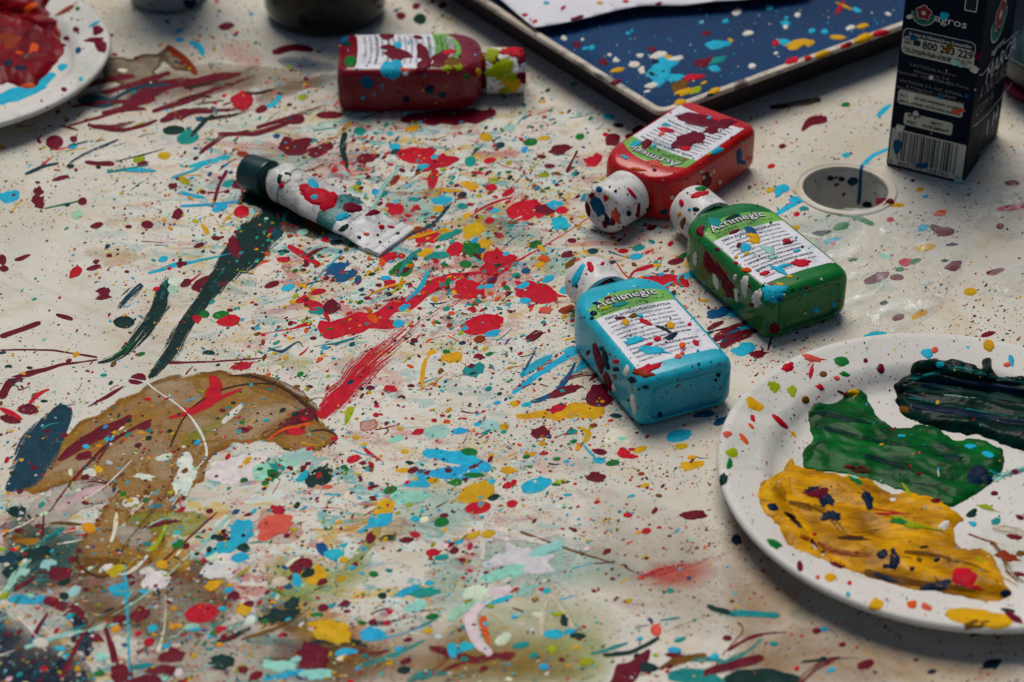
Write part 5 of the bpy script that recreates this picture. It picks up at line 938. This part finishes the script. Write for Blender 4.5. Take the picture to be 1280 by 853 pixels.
# ================================================================ JAR, CUP, BOX, DISH
jr = .0345; jc = P(402, 52) + Vector((0, jr * .97, 0))
jar = tag(empty('paint_jar', jc), 'dark olive glossy jar standing behind the dark red bottle', 'jar')
JM = Matrix.Translation(jc); M_JAR = simple('jar_glaze', (.010, .014, .012), .2, .3, 30, .1, coat=.3, specks=[(120, .2, .3, ['n', 'T', 'k'])])
mb = MB(); lathe(mb, [(0, .0005), (.027, .0005), (.031, .002), (.0338, .008), (.0345, .02), (.0345, .065), (.033, .074), (.027, .080), (.026, .088), (.0245, .088), (.0245, .080), (0, .07)], JM, 80); jb = mb.build('jar_body', M_JAR, jar)
mb = MB(); lathe(mb, [(.0266, .082), (.0285, .082), (.0287, .083), (.0287, .094), (.027, .0965), (0, .0965)], JM, 60); mb.build('jar_lid', simple('jar_lid_metal', (.05, .05, .05), .35, .2, 60), jar)
cr = .0205; cc = P(205, 18) + Vector((0, cr * .95, 0))
cup = tag(empty('plastic_cup', cc), 'grey plastic cup standing at the top edge right of the red paint plate', 'cup')
mb = MB(); lathe(mb, [(0, .001), (.0195, .001), (.0205, .002), (.0215, .004), (.0285, .075), (.0295, .0755), (.0295, .077), (.0278, .077), (.0272, .0745), (.0198, .004), (0, .003)], Matrix.Translation(cc), 80)
cb = mb.build('cup_body', simple('cup_plastic', (.22, .23, .24), .4, .15, 60, .1, specks=[(150, .2, .3, ['n', 'R', 'T', 'K'])]), cup)
splat_on((cup, cb), "n238,5,8,7,.4 K242,9,6,4,.4", 20, (160, 0, 250, 18), 'nRT', seed=17)
# teal crate behind the carton, standing in a dark dish
q0 = P(1250, 165); 
dish = tag(empty('dark_dish', q0 + Vector((.055, .055, 0)), .35), 'black shallow dish with a crimson foot behind the carton at the right edge', 'dish')
DM = Matrix.Translation(q0 + Vector((.055, .055, 0))); mb = MB()
lathe(mb, [(0, .012), (.040, .012), (.046, .014), (.053, .026), (.0545, .0265), (.0545, .025), (.049, .012), (.043, .006), (0, .006)], DM, 90); mb.build('dish_bowl', simple('dish_black', (.012, .016, .022), .3, .3, 60, .2, specks=[(120, .22, .35, ['y', 'o', 'q', 'n'])], coat=.3), dish)
mb = MB(); lathe(mb, [(0, .0005), (.046, .0005), (.0465, .001), (.047, .0052), (.046, .0058), (0, .0058)], DM, 90); mb.build('dish_foot', simple('dish_foot_crimson', (.16, .008, .03), .5, .2, 60), dish)
tbx = q0 + Vector((.052, .052, .0123)); box = tag(empty('teal_box', tbx, -.2), 'teal plastic box with a pale stripe standing in the dark dish behind the carton', 'box')
BX = Matrix.Translation(tbx) @ Matrix.Rotation(-.2, 4, 'Z'); mb = MB(); M_TEAL = simple('teal_plastic', (.01, .17, .14), .4, .12, 50, .1)
def rbox(mb, a, b_, z0, z1, r):
    vs = []; n_ = 32
    for z, i_ in ((z0, .001), (z0 + .001, 0), (z1 - .001, 0), (z1, .001)):
        vs += [BX @ Vector((x, y, z)) for x, y in rrect(a - i_, b_ - i_, r)]
    mb.add(vs, [(k * n_ + i, k * n_ + (i + 1) % n_, (k + 1) * n_ + (i + 1) % n_, (k + 1) * n_ + i) for k in range(3) for i in range(n_)] + [tuple(range(96, 128)), tuple(range(31, -1, -1))])
rbox(mb, .032, .022, 0, .028, .003); mb.build('box_base', M_TEAL, box, angle=40)
mb = MB(); rbox(mb, .0328, .0228, .0282, .0300, .003); mb.build('pale_stripe', simple('pale_strip', (.45, .50, .46), .4), box, angle=40)
mb = MB(); rbox(mb, .032, .022, .0302, .064, .003); mb.build('box_lid', M_TEAL, box, angle=40)
# ================================================================ CLEAR PLASTIC
m, nt, b, out = mat('clear_film'); b.inputs['Base Color'].default_value = (.85, .87, .87, 1); b.inputs['Roughness'].default_value = .07; b.inputs['Specular IOR Level'].default_value = 1.
v = coord(nt); bump(nt, b, noi(nt, v, 60, 5, .6, 1.2), .6, .003)
tr = nt.nodes.new('ShaderNodeBsdfTransparent'); tr.inputs[0].default_value = (.95, .95, .94, 1); mx = nt.nodes.new('ShaderNodeMixShader'); lw_ = nt.nodes.new('ShaderNodeLayerWeight'); lw_.inputs[0].default_value = .35
n_ = noi(nt, v, 26, 6, .65, 1.5)
fac = math_(nt, 'ADD', math_(nt, 'MULTIPLY', lw_.outputs['Facing'], .34), math_(nt, 'MULTIPLY', ramp(nt, n_, [(.52, 0.), (.66, 1.)]), .34), True)  # noise term paints pale sheen patches into the film
nt.links.new(fac, mx.inputs[0]); nt.links.new(tr.outputs[0], mx.inputs[1]); nt.links.new(b.outputs[0], mx.inputs[2]); nt.links.new(mx.outputs[0], out.inputs[0]); M_FILM = m
def film(poly, name, lab, catg, h, fq, seed, base=0., step=2.5, place=None):
    mb = MB()
    def hf(d, x, y):
        r_ = 1 - abs(noise.noise(Vector((x * fq + .02 * y, y * fq * 1.7, seed)))) * 3.2; r2 = 1 - abs(noise.noise(Vector((x * fq * 2.7, y * fq * 4, seed + 4)))) * 2.2
        return base + .0009 + h * min(1, d / 12) * (.35 + .45 * max(0, r_) + .3 * max(0, r2))
    patch(mb, parse_pts(poly), (.8, .8, .8), step=step, hfun=hf, rag=2., seed=seed)
    c_ = [sum(v_[i] for v_ in mb.v) / len(mb.v) for i in range(2)]
    o = mb.build(name, M_FILM, None, origin=(c_[0], c_[1], 0)); tag(o, lab, catg, 'scraps of clear plastic film'); return o
film("985,330 1000,300 1040,275 1090,262 1150,262 1195,275 1212,300 1205,335 1185,365 1165,395 1120,415 1075,410 1030,395 1062,372 1055,350 1030,325 1005,312", 'plastic_film', 'large wrinkled piece of clear plastic film lying right of the green bottle', 'plastic film', .0026, .028, 2.)
film("1210,262 1222,240 1250,228 1285,225 1300,250 1300,290 1270,300 1240,296 1218,284", 'plastic_film', 'crumpled clear plastic film at the right edge below the carton', 'plastic film', .007, .05, 6.)
film("1236,345 1262,335 1300,325 1300,350 1262,372 1240,362", 'plastic_film', 'small flat scrap of clear plastic film at the right edge above the plate', 'plastic film', .003, .05, 12.)
film("1040,254 1052,243 1075,240 1098,246 1096,258 1078,264 1056,264", 'plastic_film', 'crumpled clear plastic film stuffed in the round socket of the table', 'plastic film', .004, .07, 9., base=-.010)
# ================================================================ LIGHT, WORLD, CAMERA
EL, AZ = math.radians(62), math.radians(-12)     # light from beyond the table, a little to the right
w = bpy.data.worlds.new('World'); sc.world = w; w.use_nodes = True; nt = w.node_tree; nt.nodes.clear()
sky = nt.nodes.new('ShaderNodeTexSky'); sky.sky_type = 'NISHITA'; sky.sun_disc = False; sky.sun_elevation = EL; sky.sun_rotation = AZ
bg = nt.nodes.new('ShaderNodeBackground'); bg.inputs[1].default_value = .047; ow = nt.nodes.new('ShaderNodeOutputWorld')
nt.links.new(sky.outputs[0], bg.inputs[0]); nt.links.new(bg.outputs[0], ow.inputs[0])
sd = bpy.data.lights.new('sun', 'SUN'); sd.energy = 2.6; sd.angle = math.radians(36); sd.color = (1, .95, .88)
so = bpy.data.objects.new('sun', sd); C.objects.link(so)
sv = Vector((math.sin(AZ) * math.cos(EL), math.cos(AZ) * math.cos(EL), math.sin(EL))); so.rotation_euler = (-sv).to_track_quat('-Z', 'Y').to_euler(); so.location = sv * 3
cd = bpy.data.cameras.new('camera'); co = bpy.data.objects.new('camera', cd); C.objects.link(co)
cd.sensor_width = 36; cd.lens = 36 * F / 1280; co.location = EYE; co.rotation_euler = (math.radians(90) - PITCH, 0, 0); cd.clip_start = .01; cd.clip_end = 50
cd.dof.use_dof = True; cd.dof.aperture_fstop = 10.5; cd.dof.focus_distance = (P(900, 340, .02) - EYE).length * .985
sc.camera = co
sc.view_settings.view_transform = 'Standard'; sc.view_settings.look = 'None'; sc.view_settings.gamma = 1; sc.view_settings.exposure = .18
sc.cycles.transparent_max_bounces = 24
